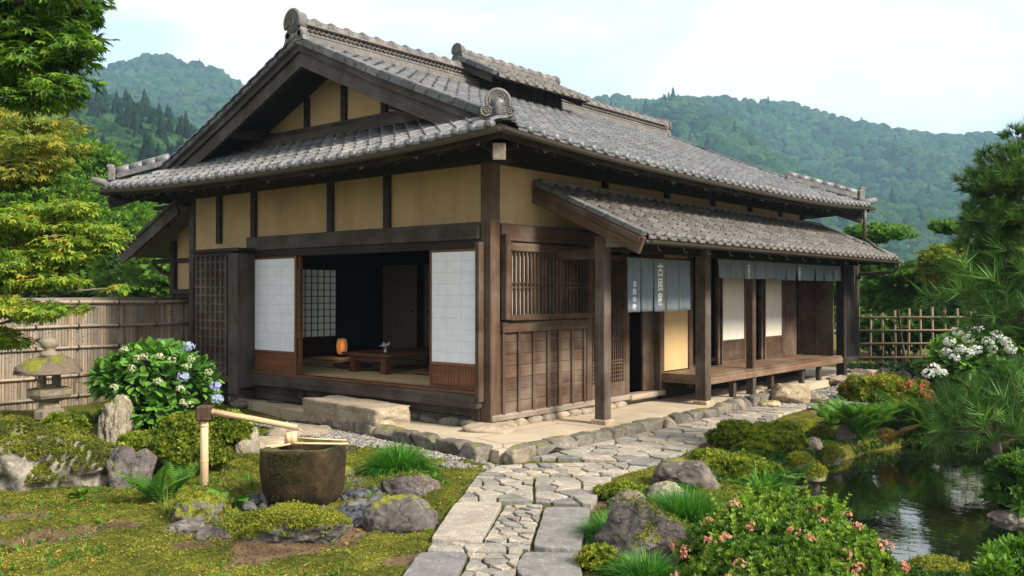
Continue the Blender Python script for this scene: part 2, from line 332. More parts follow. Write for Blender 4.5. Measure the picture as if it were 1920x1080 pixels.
def forest(name, cols):
    m = MB(name); p = m.pos(); n = m.noise(p, .55, 6, .75); b = m.noise(p, .02, 3); r = m.attr('rnd'); f = m.math('ADD', m.math('MULTIPLY', r, .45), m.math('MULTIPLY', m.math('SUBTRACT', b, .3), .8), True)
    col = m.ramp(f, *[(i/(len(cols)-1), c) for i, c in enumerate(cols)]); m.set(m.mix(1., col, m.ramp(n, (.38, (.22, .22, .26)), (.6, (1.5, 1.45, 1.3))), 'MULTIPLY'), .9, Specular_IOR_Level=.05); m.bump(n, 1., 1.6)
forest('forest', [(.008, .032, .014), (.022, .064, .022), (.052, .105, .034), (.12, .165, .05)]); forest('cedar', [(.010, .028, .014), (.022, .052, .02), (.04, .075, .024)])
def simple(name, c, rough=.6, metal=0., nz=.15, sc=12, spec=.4, bump=.15):
    m = MB(name); n = m.noise(m.pos(), sc, 4); m.set(m.ramp(n, (.3, C3(c, 1-nz)), (.7, C3(c, 1+nz))), rough, Metallic=metal, Specular_IOR_Level=spec); m.bump(n, bump, .005)
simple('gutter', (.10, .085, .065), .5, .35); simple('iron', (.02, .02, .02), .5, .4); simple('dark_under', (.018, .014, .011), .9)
simple('hook', (.45, .45, .45), .4, .6)
simple('tatami_edge', (.05, .055, .03), .9); simple('cushion', (.10, .055, .035), .95, 0, .3, 40); simple('ceramic', (.72, .7, .64), .3)
simple('bamboo_cut', (.75, .6, .38), .6); simple('ink_white', (.85, .85, .83), .8); simple('cloth_white', (.8, .8, .78), .9)
simple('hill_soil', (.016, .026, .012), .95, 0, .4, .02); simple('pond_bed', (.03, .03, .015), .9, 0, .5, 3); simple('render_wall', (.5, .47, .42), .9)
m = MB('tatami'); p = m.pos(); n = m.noise(m.map(p, (2, 240, 1)), 1, 2); b = m.noise(p, 1.2, 3)
m.set(m.mix(.5, m.ramp(n, (.3, (.6, .42, .2)), (.7, (.82, .6, .33))), m.ramp(b, (.3, (.62, .45, .24)), (.7, (.74, .55, .3)))), .55, Specular_IOR_Level=.35); m.bump(n, .2, .003)
m = MB('noren'); g = m.attr('gr', 'Vector'); n = m.noise(m.map(g, (90, 90, 3)), 1, 3); b = m.noise(m.map(g, (4, 4, 1.5)), 1, 4)
m.set(m.mix(.4, m.ramp(n, (.3, (.13, .165, .20)), (.7, (.25, .285, .32))), m.ramp(b, (.35, (.13, .16, .195)), (.7, (.28, .31, .34)))), .95, Specular_IOR_Level=.1); m.bump(n, .2, .003)
m = MB('water'); p = m.pos(); n = m.noise(m.map(p, (1.6, 2.6, 1)), 3.2, 3, .5, .6); n2 = m.noise(p, 14, 2)
m.set((.006, .009, .004), .02, IOR=3.4, Specular_IOR_Level=.5); m.bump(m.math('ADD', n, m.math('MULTIPLY', n2, .08)), .028, .05)
m = MB('basin_water'); m.set((.01, .012, .008), .02, IOR=1.5)
m = MB('lantern_glow'); m.set((.8, .4, .15), .8); m.b.inputs['Emission Color'].default_value = (1, .40, .12, 1); m.b.inputs['Emission Strength'].default_value = .10
K = MATS
# ================================================================== THE HOUSE
HX0, HX1, HY0, HY1 = -6.56, 0., 0., 9.35
H = thing('farmhouse', (-3.28, 4.7, 0), 'large old timber farmhouse with grey tiled hip-and-gable roof and ochre plaster walls', 'house')
def part(name, mat, g, parent=None, **k): return g.build(name, K[mat], parent or H, **k)
def pbox(name, mat, lo, hi, parent=None, bev=.006, **k): g = G(); g.box(lo, hi, bev); return part(name, mat, g, parent, **k)
# ---- roof planes
OV = 1.0; EX0, EX1, EY0, EY1 = HX0-OV, HX1+OV, -OV, 10.2
RX = (HX0+HX1)/2; ZE = 3.2; SL = .436; RZ = ZE+SL*(EX1-RX); VY0, VY1 = -.26, 9.55
def lift(e, d):                     # eaves sweep up towards the corners
    return .125*np.abs(e)**2.6*np.clip(1-d/2.6, 0, 1)
def tile_slope(orig, ed, nd, n0, n1, dmax, ze, sl, inside, w=.235, ex=.215, elen=None, hump=.046, liftf=None, caprad=.05, mat='roof_tile', name='roof_tiles', parent=None, step=.036):
    """courses of single pantiles; orig on the eave line, ed along it, nd up the slope"""
    ed = np.asarray(ed, float); nd = np.asarray(nd, float); orig = np.asarray(orig, float)
    us = np.array([0, .12, .28, .45, .6, .7, .78, .86, .94, 1.0]); hs = np.array([.010, -.004, -.014, -.014, -.004, .014, .034, .042, .034, .012])*hump/.042
    g = G(); nc = int(dmax/ex)+1; T = []
    for i in range(n0, n1):
        for j in range(nc):
            c = orig+ed*((i+.5)*w)+nd*((j+.5)*ex)
            if not inside(c[0], c[1]): continue
            T.append((i, j))
    T = np.array(T); m = len(T); r = RS.rand(m)*.8+.1+.1*(RS.rand(m) > .9); dz = RS.randn(m)*.0015; tx = RS.randn(m)*.0012; dd = RS.randn(m)*.003
    U = (T[:, 0:1]+us[None])*w; nu = len(us); rows = []
    for (v, h) in ((-.02, step-.022), (-.021, step-.004), (-.014, step), (.09, step-.003), (ex+.03, .0)):
        d = T[:, 1:2]*ex+v+dd[:, None]; lf = liftf(U, d, orig, ed) if liftf else 0
        z = ze+sl*d+hs[None]+h+dz[:, None]+tx[:, None]*(us[None]-.5)*4+lf
        
        P = orig[None, None]+ed*U[..., None]+nd*d[..., None]; P = P+np.zeros_like(P); P[..., 2] = z; rows.append(P)
    V = np.stack(rows, 1).reshape(m, -1, 3); F = [(a*nu+k, a*nu+k+1, (a+1)*nu+k+1, (a+1)*nu+k) for a in range(4) for k in range(nu-1)]
    rr = np.repeat(r, V.shape[1]).reshape(m, 5, nu); rr[:, :2] = 0; lp = np.array(F).ravel(); g.raw(V.reshape(-1, 3), (lp[None]+np.arange(m)[:, None]*V.shape[1]).ravel(), np.full(m*len(F), 4), rr.ravel(), None, False)  # lip rows get the darkest tone: the shadow under each course, painted in
    # eave pendants: a round cap under each hump and a shallow lip
    for (i, j) in T[T[:, 1] == 0]:
        u = (i+.86)*w; d = -.03; lf = float(liftf(np.array([u]), np.array([d]), orig, ed)[0]) if liftf else 0
        c = orig+ed*u+nd*d; c[2] = ze+sl*d+lf+.012
        q = RS.rand()*.4+.3
        g.tube([c-nd*.022, c+nd*.05+np.array([0, 0, .02])], caprad, 10, q); g.tube([c-nd*.028, c-nd*.02], caprad*.6, 8, q*.5)
        a = orig+ed*(i*w+.01)+nd*d; b = orig+ed*((i+.78)*w)+nd*d; a[2] = b[2] = ze+sl*d+lf-.002; g.beam(a, b, .02, .04, (0, 0, 1), .004, q)
    return g.build(name, K[mat], parent or H)
def lf_factory(a0, a1):
    def f(U, d, orig, ed):
        pos = (orig[0] if abs(ed[0]) > .5 else orig[1])+(ed[0]+ed[1])*U
        e = (pos-(a0+a1)/2)/((a1-a0)/2); return lift(e, d)
    return f
def in_right(x, y): return (y > VY0-.02 and y < VY1+.02 and x <= .26) or (x > .24 and y > -x+.05 and y < EY1-(EX1-x)-.05)
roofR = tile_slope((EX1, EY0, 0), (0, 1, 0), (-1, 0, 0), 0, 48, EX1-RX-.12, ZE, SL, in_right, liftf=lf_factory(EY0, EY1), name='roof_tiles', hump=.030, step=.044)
in_left = lambda x, y: in_right(2*RX-x, y)
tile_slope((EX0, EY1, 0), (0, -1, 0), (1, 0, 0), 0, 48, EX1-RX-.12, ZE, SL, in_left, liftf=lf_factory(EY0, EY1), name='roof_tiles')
def in_front(x, y): return y < .52 and x < -y-.05 and x > 2*RX+y+.05
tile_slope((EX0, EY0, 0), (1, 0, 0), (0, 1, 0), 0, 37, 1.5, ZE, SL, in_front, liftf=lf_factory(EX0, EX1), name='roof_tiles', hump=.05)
def in_back(x, y): return in_front(x, EY0+EY1-y)
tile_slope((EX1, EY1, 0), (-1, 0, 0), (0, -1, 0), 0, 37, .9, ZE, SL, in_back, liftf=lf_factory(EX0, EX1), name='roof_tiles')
# ---- roof deck / soffit boards with rafters
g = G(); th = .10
def zr(x, y, off=0):
    d = min(EX1-x, x-EX0); return ZE+SL*d+off
nx, ny = 20, 24
def sheet(fn, us, vs, dz):
    V = []; F = []
    for u in us:
        for v in vs: x, y, z = fn(u, v); V.append((x, y, z-dz))
    nv = len(vs)
    for a in range(len(us)-1):
        for b in range(nv-1): F.append((a*nv+b, (a+1)*nv+b, (a+1)*nv+b+1, a*nv+b+1))
    return V, F
def deck(fn, us, vs):
    for dz in (.02, .13):
        V, F = sheet(fn, us, vs, dz); g.faces(V, F, .5, [(v[0]*1., v[1], v[2]) for v in V])
def frl(sgn):
    def f(u, v):                     # v 0..1 along eave, u = distance inwards
        lo = EY0+min(u, .74); hi = EY1-min(u, .65); y = lo+(hi-lo)*v; e = (y-(EY0+EY1)/2)/((EY1-EY0)/2)
        x = EX1-u if sgn > 0 else EX0+u; return x, y, ZE+SL*u+float(lift(e, u))
    return f
us = [0, .1, .3, .5, .74, 1, 1.5, 2.2, 3.2, EX1-RX]; vs = list(np.linspace(0, 1, 17))
deck(frl(1), us, vs); deck(frl(-1), us, vs)
def ffb(sgn):
    def f(u, v):
        x = EX0+u+(EX1-EX0-2*u)*v; e = (x-RX)/((EX1-EX0)/2); y = EY0+u if sgn > 0 else EY1-u
        return x, y, ZE+SL*u+float(lift(e, u))
    return f
deck(ffb(1), [0, .3, .7, 1.1, 1.5], vs); deck(ffb(-1), [0, .3, .6, .8], vs)
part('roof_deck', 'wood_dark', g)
g = G()
for y in np.arange(EY0+.35, EY1-.2, .33):
    e = (y-(EY0+EY1)/2)/((EY1-EY0)/2); l0 = float(lift(e, .05))
    for s_, ex in ((-1, EX1), (1, EX0)):
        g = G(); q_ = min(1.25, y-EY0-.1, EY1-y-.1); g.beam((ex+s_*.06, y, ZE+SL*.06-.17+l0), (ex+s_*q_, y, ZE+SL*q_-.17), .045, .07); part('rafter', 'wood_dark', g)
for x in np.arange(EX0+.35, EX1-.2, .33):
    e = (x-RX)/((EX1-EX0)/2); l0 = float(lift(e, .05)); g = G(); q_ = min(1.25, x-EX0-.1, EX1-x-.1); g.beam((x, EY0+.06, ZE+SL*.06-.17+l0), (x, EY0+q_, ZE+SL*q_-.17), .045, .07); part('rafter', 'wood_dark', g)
# fascia boards along the eaves
g = G(); ts = np.linspace(-1, 1, 25)
for a, b in zip(ts[:-1], ts[1:]):
    za = ZE-.075+float(lift(a, 0)); zb = ZE-.075+float(lift(b, 0)); ym, yh = (EY0+EY1)/2, (EY1-EY0)/2; xh = (EX1-EX0)/2
    g.beam((EX1-.05, ym+a*yh, za), (EX1-.05, ym+b*yh, zb), .035, .11, bev=.002); g.beam((EX0+.05, ym+a*yh, za), (EX0+.05, ym+b*yh, zb), .035, .11, bev=.002)
    g.beam((RX+a*xh, EY0+.05, za), (RX+b*xh, EY0+.05, zb), .035, .11, bev=.002); g.beam((RX+a*xh, EY1-.05, za), (RX+b*xh, EY1-.05, zb), .035, .11, bev=.002)
part('fascia', 'wood_grey', g)
# ---- gutters with hooks
def gutter(P, r, nm='gutter', parent=None):
    g = G(); P = np.asarray(P, float); m = len(P); T = nrm(np.gradient(P, axis=0)); V = []; n = 9
    for rr in (r, r*.88):
        for i in range(m):
            x = nrm(np.cross(T[i], (0, 0, 1)))
            for k in range(n): a = math.pi*(1+k/(n-1)); V.append(P[i]+x*math.cos(a)*rr+np.array([0, 0, math.sin(a)*rr]))
    F = [(i*n+k, i*n+k+1, (i+1)*n+k+1, (i+1)*n+k) for i in range(m-1) for k in range(n-1)]; o = m*n
    F += [(o+i*n+k, o+(i+1)*n+k, o+(i+1)*n+k+1, o+i*n+k+1) for i in range(m-1) for k in range(n-1)]
    F += [(i*n+q, (i+1)*n+q, o+(i+1)*n+q, o+i*n+q) for i in range(m-1) for q in (0, n-1)]
    F += [tuple(range(n)), tuple((m-1)*n+k for k in range(n))]
    g.faces(V, F, .5, None, True); o_ = g.build(nm, K['gutter'], parent or H); return o_
GZ = ZE-.045
gr_ = gutter([(EX1+.055, (EY0+EY1)/2+t*((EY1-EY0)/2+.05), GZ+float(lift(t, 0))) for t in np.linspace(-1, 1, 33)], .052)
gf = gutter([(RX+t*((EX1-EX0)/2+.05), EY0-.055, GZ+float(lift(t, 0))) for t in np.linspace(-1, 1, 33)], .052)
def hook(p, out, parent):
    g = G(); p = np.asarray(p, float); o = np.asarray(out, float); z = np.array([0, 0, 1.])
    g.tube([p-o*.10+z*.02, p-o*.095-z*.05, p-o*.08-z*.075, p-o*.05-z*.07], .0045, 5); g.build('hook', K['hook'], parent)
for y in np.arange(-.2, 9.9, .92): hook((EX1+.03, y, GZ-.04+float(lift((y-4.6)/5.6, 0))), (1, 0, 0), gr_)
for x in np.arange(-6.7, .9, .92): hook((x, EY0-.03, GZ-.04+float(lift((x-RX)/4.28, 0))), (0, -1, 0), gf)
# ---- downpipes at the far corner
g = G(); g.tube([(EX1+.05, 9.75, 3.2), (EX1+.05, 9.75, 3.0), (EX1+.05, 9.72, 2.62)], .035, 8); g.tube([(EX1+.05, 9.72, 2.66), (1.3, 9.72, 2.45), (1.62, 9.72, 2.27)], .03, 8); part('downpipe', 'gutter', g)
# ---- verges: tile edge band, bargeboards
def verge(y, sg):
    for sx_ in (1, -1):
        g = G(); n = 17
        ds = np.linspace(.66, EX1-RX+.02, n+1)
        for i in range(n):
            q = []
            for d in (ds[i], ds[i+1]-.006): q.append((RX+sx_*(EX1-RX-d), y, ZE+SL*d+.03+float(lift((y-4.6)/5.6, d))*.9))
            g.beam(q[0], q[1], .17, .11, bev=.012)
        part('verge_tiles', 'verge_tile', g)
        for nm, yo, top, h, t, mt in (('bargeboard', .02, -.03, .30, .06, 'wood_grey'), ('bargeboard_trim', -.022, -.035, .09, .035, 'wood_grey')):
            g = G(); P = []; lo = []
            for d in np.linspace(.78, EX1-RX, 13):
                x = RX+sx_*(EX1-RX-d); z = ZE+SL*d+top+float(lift((y-4.6)/5.6, d))*.9; P.append((x, z)); fl = np.clip((d-.78)/.5, 0, 1); 
                lo.append((x, z-h*(.55+.45*fl) if nm == 'bargeboard' else z-h))
            if nm == 'bargeboard': lo[0] = (P[0][0]-sx_*.02, P[0][1]-.06)
            for i in range(len(P)-1):
                a, b, c, d_ = P[i], P[i+1], lo[i+1], lo[i]; V = []; gg = []
                for yy in (y+sg*(yo), y+sg*(yo+t)):
                    for k, q in enumerate((a, b, c, d_)): V.append((q[0], yy, q[1])); gg.append((i+(1 if k in (1, 2) else 0)+.0, yy, -q[1]+P[i+(1 if k in (1, 2) else 0)][1]))
                g.faces(V, [(0, 1, 2, 3), (7, 6, 5, 4), (0, 4, 5, 1), (2, 6, 7, 3), (0, 3, 7, 4), (1, 5, 6, 2)], .5, gg)
            part(nm, mt, g)
verge(VY0, 1); verge(VY1, -1)
# ---- gable wall behind the bargeboards
GY = .55; g = G(); zb = 3.98
zt = lambda x: RZ-.14-abs(x-RX)*SL
g.prism([(RX-2.55, zb), (RX+2.55, zb), (RX, zt(RX))], 0, .06, ((0, GY, 0), (1, 0, 0), (0, 0, 1), (0, 1, 0))); part('gable_wall', 'plaster', g)
for x in (RX-.86, RX, RX+.86): pbox('gable_post', 'wood_dark', (x-.055, GY-.05, zb+.02), (x+.055, GY-.002, zt(x)-.01))
pbox('gable_beam', 'wood_grey', (RX-2.1, GY-.10, zb-.02), (RX+2.1, GY-.003, zb+.10)); pbox('gable_board', 'wood_grey', (RX-2.3, GY-.19, zb-.12), (RX+2.3, GY-.11, zb-.0))
pbox('gable_purlin', 'wood_dark', (RX-.09, VY0+.1, RZ-.36), (RX+.09, GY+.3, RZ-.18)); 
for s_ in (-1, 1): pbox('gable_purlin', 'wood_dark', (RX+s_*1.75-.07, VY0+.1, RZ-.36-1.75*SL), (RX+s_*1.75+.07, GY+.3, RZ-.2-1.75*SL))
g = G(); g.prism([(RX-2.55, zb-.2), (RX+2.55, zb-.2), (RX, zt(RX))], 0, .06, ((0, 9.0, 0), (1, 0, 0), (0, 0, 1), (0, 1, 0))); part('gable_wall', 'plaster', g)
# ---- ornaments
def onigawara(p, face, s=1., parent=None, full=True, name='ridge_end_ornament'):
    p = np.asarray(p, float); f = nrm(np.array([face[0], face[1], 0.])); x = np.cross((0, 0, 1.), f); z = np.array([0, 0, 1.]); P = lambda a, b, c: p+(x*a+f*b+z*c)*s
    g = G()
    def disc(a, c, r, b0, b1, n=18): g.tube([P(a, b0, c), P(a, b1, c)], r*s, n, .5)
    def arc(a, c, r, t0, t1, rr, b, n=14): g.tube([P(a+r*math.cos(t), b, c+r*math.sin(t)) for t in np.linspace(t0, t1, n)], rr*s, 6, .55)
    disc(0, .10, .17, -.14, .02)
    for r_, rr in ((.185, .03), (.135, .02), (.095, .014)): arc(0, .09, r_, -.5, math.pi+.5, rr, .02, 18)
    for k in range(18):
        t = -.4+k/17*(math.pi+.8); c = P(.155*math.cos(t), .03, .09+.155*math.sin(t)); g.tube([c, c+f*.018*s], .011*s, 5, .6)
    if full:
        for q in (-1, 1):
            disc(q*.19, -.07, .085, -.08, .03); arc(q*.19, -.07, .082, 0, 6.3, .018, .03, 16)
            g.tube([P(q*.19+q*r*math.cos(t), .035, -.07+r*math.sin(t)) for t, r in zip(np.linspace(0, 9, 22), np.linspace(.055, .008, 22))], .011*s, 5, .6)
        prof = [(.001, .15), (.03, .143), (.055, .11), (.072, .05), (.078, -.02), (.07, -.08), (.045, -.12), (.001, -.13)]
        g.lathe([(r*s, zz*s) for r, zz in prof[::-1]], P(0, .04, -.05), 14)
        g.prism([(-.30, -.2), (.30, -.2), (.24, -.06), (.14, .02), (-.14, .02), (-.24, -.06)], -.1*s, .0, (p, x*s, z*s, f))
    else:
        arc(0, .1, .06, 0, 6.3, .013, .025, 12)
        for q in (-1, 1):
            disc(q*.14, -.1, .075, -.1, .0); arc(q*.14, -.1, .06, 0, 6.3, .014, .0, 12)
        g.prism([(-.24, -.2), (.24, -.2), (.16, .0), (-.16, .0)], -.12*s, .0, (p, x*s, z*s, f))
    g.tube([P(0, -.5, .06), P(0, -.1, .1)], .11*s, 12, .5)
    return g.build(name, K['ridge_tile'], parent or H)
# ---- main ridge
rd = G(); y0, y1 = VY0-.02, VY1-.1
rd.box((RX-.20, y0, RZ-.06), (RX+.20, y1, RZ+.06), .01, .6); rd.box((RX-.17, y0+.02, RZ+.07), (RX+.17, y1, RZ+.105), .01, .7)
rd.box((RX-.09, y0+.05, RZ+.11), (RX+.09, y1, RZ+.21), .004, .05)
rd.box((RX-.155, y0+.02, RZ+.21), (RX+.155, y1, RZ+.24), .01, .7); part_r = rd
for k, y in enumerate(np.arange(y0+.1, y1, .085)):
    for s_ in (-1, 1):
        for q, zz in ((1, .135), (-1, .185)):
            c = np.array([RX+s_*.11, y+(.04 if q < 0 else 0), RZ+zz])
            rd.tube([c+(0, -.042, -.0), c+(0, -.03, .03), c+(0, 0, .042), c+(0, .03, .03), c+(0, .042, 0)], .011, 4, .7)
for y in np.arange(y0, y1-.2, .29):
    rd.tube([(RX, y, RZ+.25), (RX, y+.26, RZ+.255)], [.105, .09], 10, RS.rand()*.6+.2); rd.tube([(RX, y+.24, RZ+.26), (RX, y+.29, RZ+.26)], .118, 10, .4)
rg = part('ridge', 'roof_tile_warm', rd)
onigawara((RX, VY0-.10, RZ+.17), (0, -1), .9, name='ridge_end_ornament', full=False)
onigawara((RX, VY1+.06, RZ+.14), (0, 1), .85, full=False)
# ---- hip ridges
def hip(p0, p1, n, r=.075, base=.15):
    g = G(); p0 = np.asarray(p0, float); p1 = np.asarray(p1, float)
    g.beam(p0+(0, 0, .03), p1+(0, 0, .03), base*1.25, .06, bev=.01, rnd=.5); g.beam(p0+(0, 0, .08), p1+(0, 0, .08), base, .045, bev=.01, rnd=.7)
    for i in range(n):
        a = p0+(p1-p0)*i/n; b = p0+(p1-p0)*(i+.9)/n; g.tube([a+(0, 0, .12), b+(0, 0, .125)], [r*1.08, r], 10, RS.rand()); 
    part('hip_ridge', 'roof_tile', g)
zc = lambda x, y: None
hp = lambda d: ZE+SL*d+.125*max(0, 1-d/2.6)*.97+.04
hip((EX1-.24, EY0+.24, hp(.24)), (EX1-.80, EY0+.80, hp(.8)), 3)
hip((EX0+.22, EY0+.22, hp(.22)), (EX0+.85, EY0+.78, hp(.82)), 4); hip((EX1-.2, EY1-.2, hp(.2)), (EX1-1.3, EY1-1.0, hp(1.2)), 6); hip((EX0+.2, EY1-.2, hp(.2)), (EX0+.9, EY1-.9, hp(.9)), 4)
onigawara((EX1-.26, EY0+.26, hp(.26)+.10), (1, -1), .66)
for (x, y, dx, dy) in ((EX0+.16, EY0+.16, -1, -1), (EX1-.14, EY1-.14, 1, 1)):
    g = G(); c = np.array([x, y, hp(.15)+.10]); d = nrm(np.array([dx, dy, 0.])); g.beam(c-d*.06, c+d*.06, .17, .22, bev=.02, rnd=.95); g.beam(c-d*.02+(0, 0, .13), c+d*.09+(0, 0, .13), .12, .07, bev=.02, rnd=.95)
    c2 = np.array([x, y, hp(0)+.0])+d*.22; g.tube([c2-d*.2, c2+d*.1+(0, 0, .07)], [.07, .055], 8, .9)
    part('corner_tile', 'ridge_tile', g)
# corner beam ends showing under the eaves
for (x, y, dx, dy) in ((EX1, EY0, 1, -1), (EX0, EY0, -1, -1), (EX1, EY1, 1, 1)):
    d = nrm(np.array([dx, dy, 0.])); c = np.array([x, y, ZE-.09]); g = G(); g.beam(c-d*1.5+(0, 0, .36), c-d*.19+(0, 0, -.04), .13, .17, bev=.01); hb = part('hip_rafter', 'wood_dark', g)
    g = G(); g.beam(c-d*.185+(0, 0, -.045), c-d*.16+(0, 0, -.052), .135, .175, bev=.008); g.build('end_cap', K['wood_end'], hb)
# ---- raised smoke vent straddling the ridge
vy0, vy1 = 3.0, 5.5; vz = RZ+.155; vr = G(); vw = .80; vs_ = .46
pbox('vent_lattice', 'dark_under', (RX-.42, vy0+.25, RZ-.25), (RX+.42, vy1-.25, vz+.06))
g = G()
for s_ in (-1, 1):
    g = G(); g.box((RX+s_*.43-.006, vy0+.25, vz+.02), (RX+s_*.43+.016, vy1-.25, vz+.06), .002); g.box((RX+s_*.43-.006, vy0+.25, RZ-.2), (RX+s_*.43+.016, vy1-.25, RZ-.16), .002)
    for y in np.arange(vy0+.3, vy1-.28, .075): g.box((RX+s_*.43-.008, y-.014, RZ-.2), (RX+s_*.43+.018, y+.014, vz+.06), .002)
    part('vent_bars', 'wood_dark', g)
for s_ in (1, -1):
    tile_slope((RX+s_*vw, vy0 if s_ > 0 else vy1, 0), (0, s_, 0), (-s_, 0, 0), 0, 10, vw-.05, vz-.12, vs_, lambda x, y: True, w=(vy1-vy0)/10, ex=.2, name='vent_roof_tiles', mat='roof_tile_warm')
g = G()
for s_ in (1, -1):
    a = np.array([RX+s_*vw, 0, vz-.15]); b = np.array([RX, 0, vz-.15+vw*vs_]); mid = np.array([0, (vy0+vy1)/2, 0])
    g.beam(a+mid, b+mid, vy1-vy0, .05, bev=.004)
part('vent_deck', 'wood_dark', g)
for yy, mt in ((vy0-.04, 'verge_tile'), (vy1+.04, 'verge_tile')):
    g = G()
    for s_ in (1, -1):
        a = np.array([RX+s_*vw, yy, vz-.09]); b = np.array([RX, yy, vz-.09+vw*vs_])
        for i in range(4): g.beam(a+(b-a)*i/4, a+(b-a)*(i+.96)/4, .10, .09, bev=.01)
    part('vent_verge', mt, g); g = G()
    for s_ in (1, -1):
        a = np.array([RX+s_*(vw-.1), yy+(.03 if yy < 4 else -.03), vz-.15]); b = np.array([RX, yy+(.03 if yy < 4 else -.03), vz-.19+vw*vs_]); g.beam(a, b, .04, .15, bev=.004)
    part('vent_bargeboard', 'wood_grey', g)
g = G(); zt_ = vz-.1+vw*vs_
g.box((RX-.11, vy0-.05, zt_-.02), (RX+.11, vy1+.05, zt_+.05), .01, .5)
for y in np.arange(vy0-.05, vy1-.1, .27): g.tube([(RX, y, zt_+.08), (RX, y+.25, zt_+.085)], [.085, .075], 10, RS.rand()); g.tube([(RX, y+.23, zt_+.09), (RX, y+.27, zt_+.09)], .095, 8, .5)
part('vent_ridge', 'roof_tile_warm', g)
onigawara((RX, vy0-.08, zt_+.07), (0, -1), .58, full=False); onigawara((RX, vy1+.08, zt_+.04), (0, 1), .5, full=False)
# ================================================================== walls
PT = 3.42  # wall top
def post(x, y, w=.16, z0=0, z1=PT, mt='wood_grey', d=None): return pbox('post', mt, (x-w/2, y-(d or w)/2, z0), (x+w/2, y+(d or w)/2, z1), bev=.01)
post(-.08, .08, .17, 0.02, PT, 'wood_brown')
for x in (HX0+.07,): post(x, .08, .14, .05)
# left front upper wall
pbox('wall_panel', 'plaster', (HX0+.1, .05, 2.2), (-.16, .12, 3.16))
for x in (-5.70, -4.77, -2.96, -1.81): pbox('wall_stud', 'wood_dark', (x-.06, .0, 2.38), (x+.06, .049, 3.2))
pbox('wall_plate', 'wood_dark', (HX0-.25, -.02, 3.13), (.25, .16, 3.34)); pbox('wall_plate', 'wood_dark', (HX0-.2, -.06, 3.345), (.2, .2, 3.48))
pbox('lintel', 'wood_grey', (-4.86, -.05, 2.235), (-.165, .13, 2.44), bev=.012)
pbox('opening_rail', 'wood_dark', (-4.75, -.03, 2.13), (-.165, .12, 2.23))
pbox('wall_stud', 'wood_grey', (-4.84, -.02, .42), (-4.72, .12, 2.235))
# lower left of front: boards behind the shutter box
pbox('wall_boards', 'wood_dark', (HX0+.1, .03, .12), (-4.84, .1, 1.75)); pbox('wall_panel', 'plaster', (HX0+.12, .052, 1.7), (-5.9, .09, 2.3)); pbox('rail', 'wood_dark', (HX0+.1, .0, 1.68), (-5.8, .04, 1.76))
# shutter box
tb = G(); tb.box((-5.88, -.27, .28), (-4.86, .0, 2.22), .006); TB = part('shutter_box', 'wood_grey', tb)
g = G(); g.box((-5.93, -.34, 2.22), (-4.62, .0, 2.27), .008); g.box((-5.90, -.30, 2.16), (-4.8, -.272, 2.219), .004); g.build('box_cap', K['wood_dark'], TB)
g = G()
for k in range(7):
    x = -5.82+k*.135; g.box((x-.016, -.302, .36), (x+.016, -.272, 2.16), .003)
for k in range(14):
    z = .42+k*.127; g.box((-5.86, -.290, z-.014), (-4.98, -.2725, z+.014), .002)
g.box((-5.88, -.295, .27), (-4.95, -.27, .36), .004); g.build('lattice', K['wood_post'], TB)
g = G(); g.box((-4.90, -.33, .10), (-4.66, -.28, 2.19), .008); g.box((-4.70, -.279, .2), (-4.66, .0, 2.19), .005); g.build('side_board', K['wood_grey'], TB)
g = G(); g.box((-4.73, -.338, 1.17), (-4.69, -.331, 1.29), .002); g.build('handle', K['iron'], TB)
# sill + base boards
pbox('sill_beam', 'wood_grey', (-4.78, -.10, .235), (-.13, .13, .40), bev=.014); pbox('threshold', 'wood_red', (-4.72, -.06, .402), (-.17, .12, .435))
g = G(); g.box((-4.8, .03, .125), (-.17, .06, .232), .004); g.box((-4.8, .01, .03), (-.17, .05, .12), .006); g.box((HX0, .06, -.02), (-4.8, .09, .28), .006); part('base_boards', 'wood_grey', g)
for x in (-3.55, -2.1): pbox('base_block', 'wood_grey', (x-.05, -.04, .1), (x+.05, .02, .234))
pbox('base_block', 'wood_grey', (-.30, -.02, .0), (-.168, .03, .234))
g = G(); g.box((-.165, -.10, .32), (-.10, -.005, 2.2), .006); part('jamb', 'wood_brown', g)
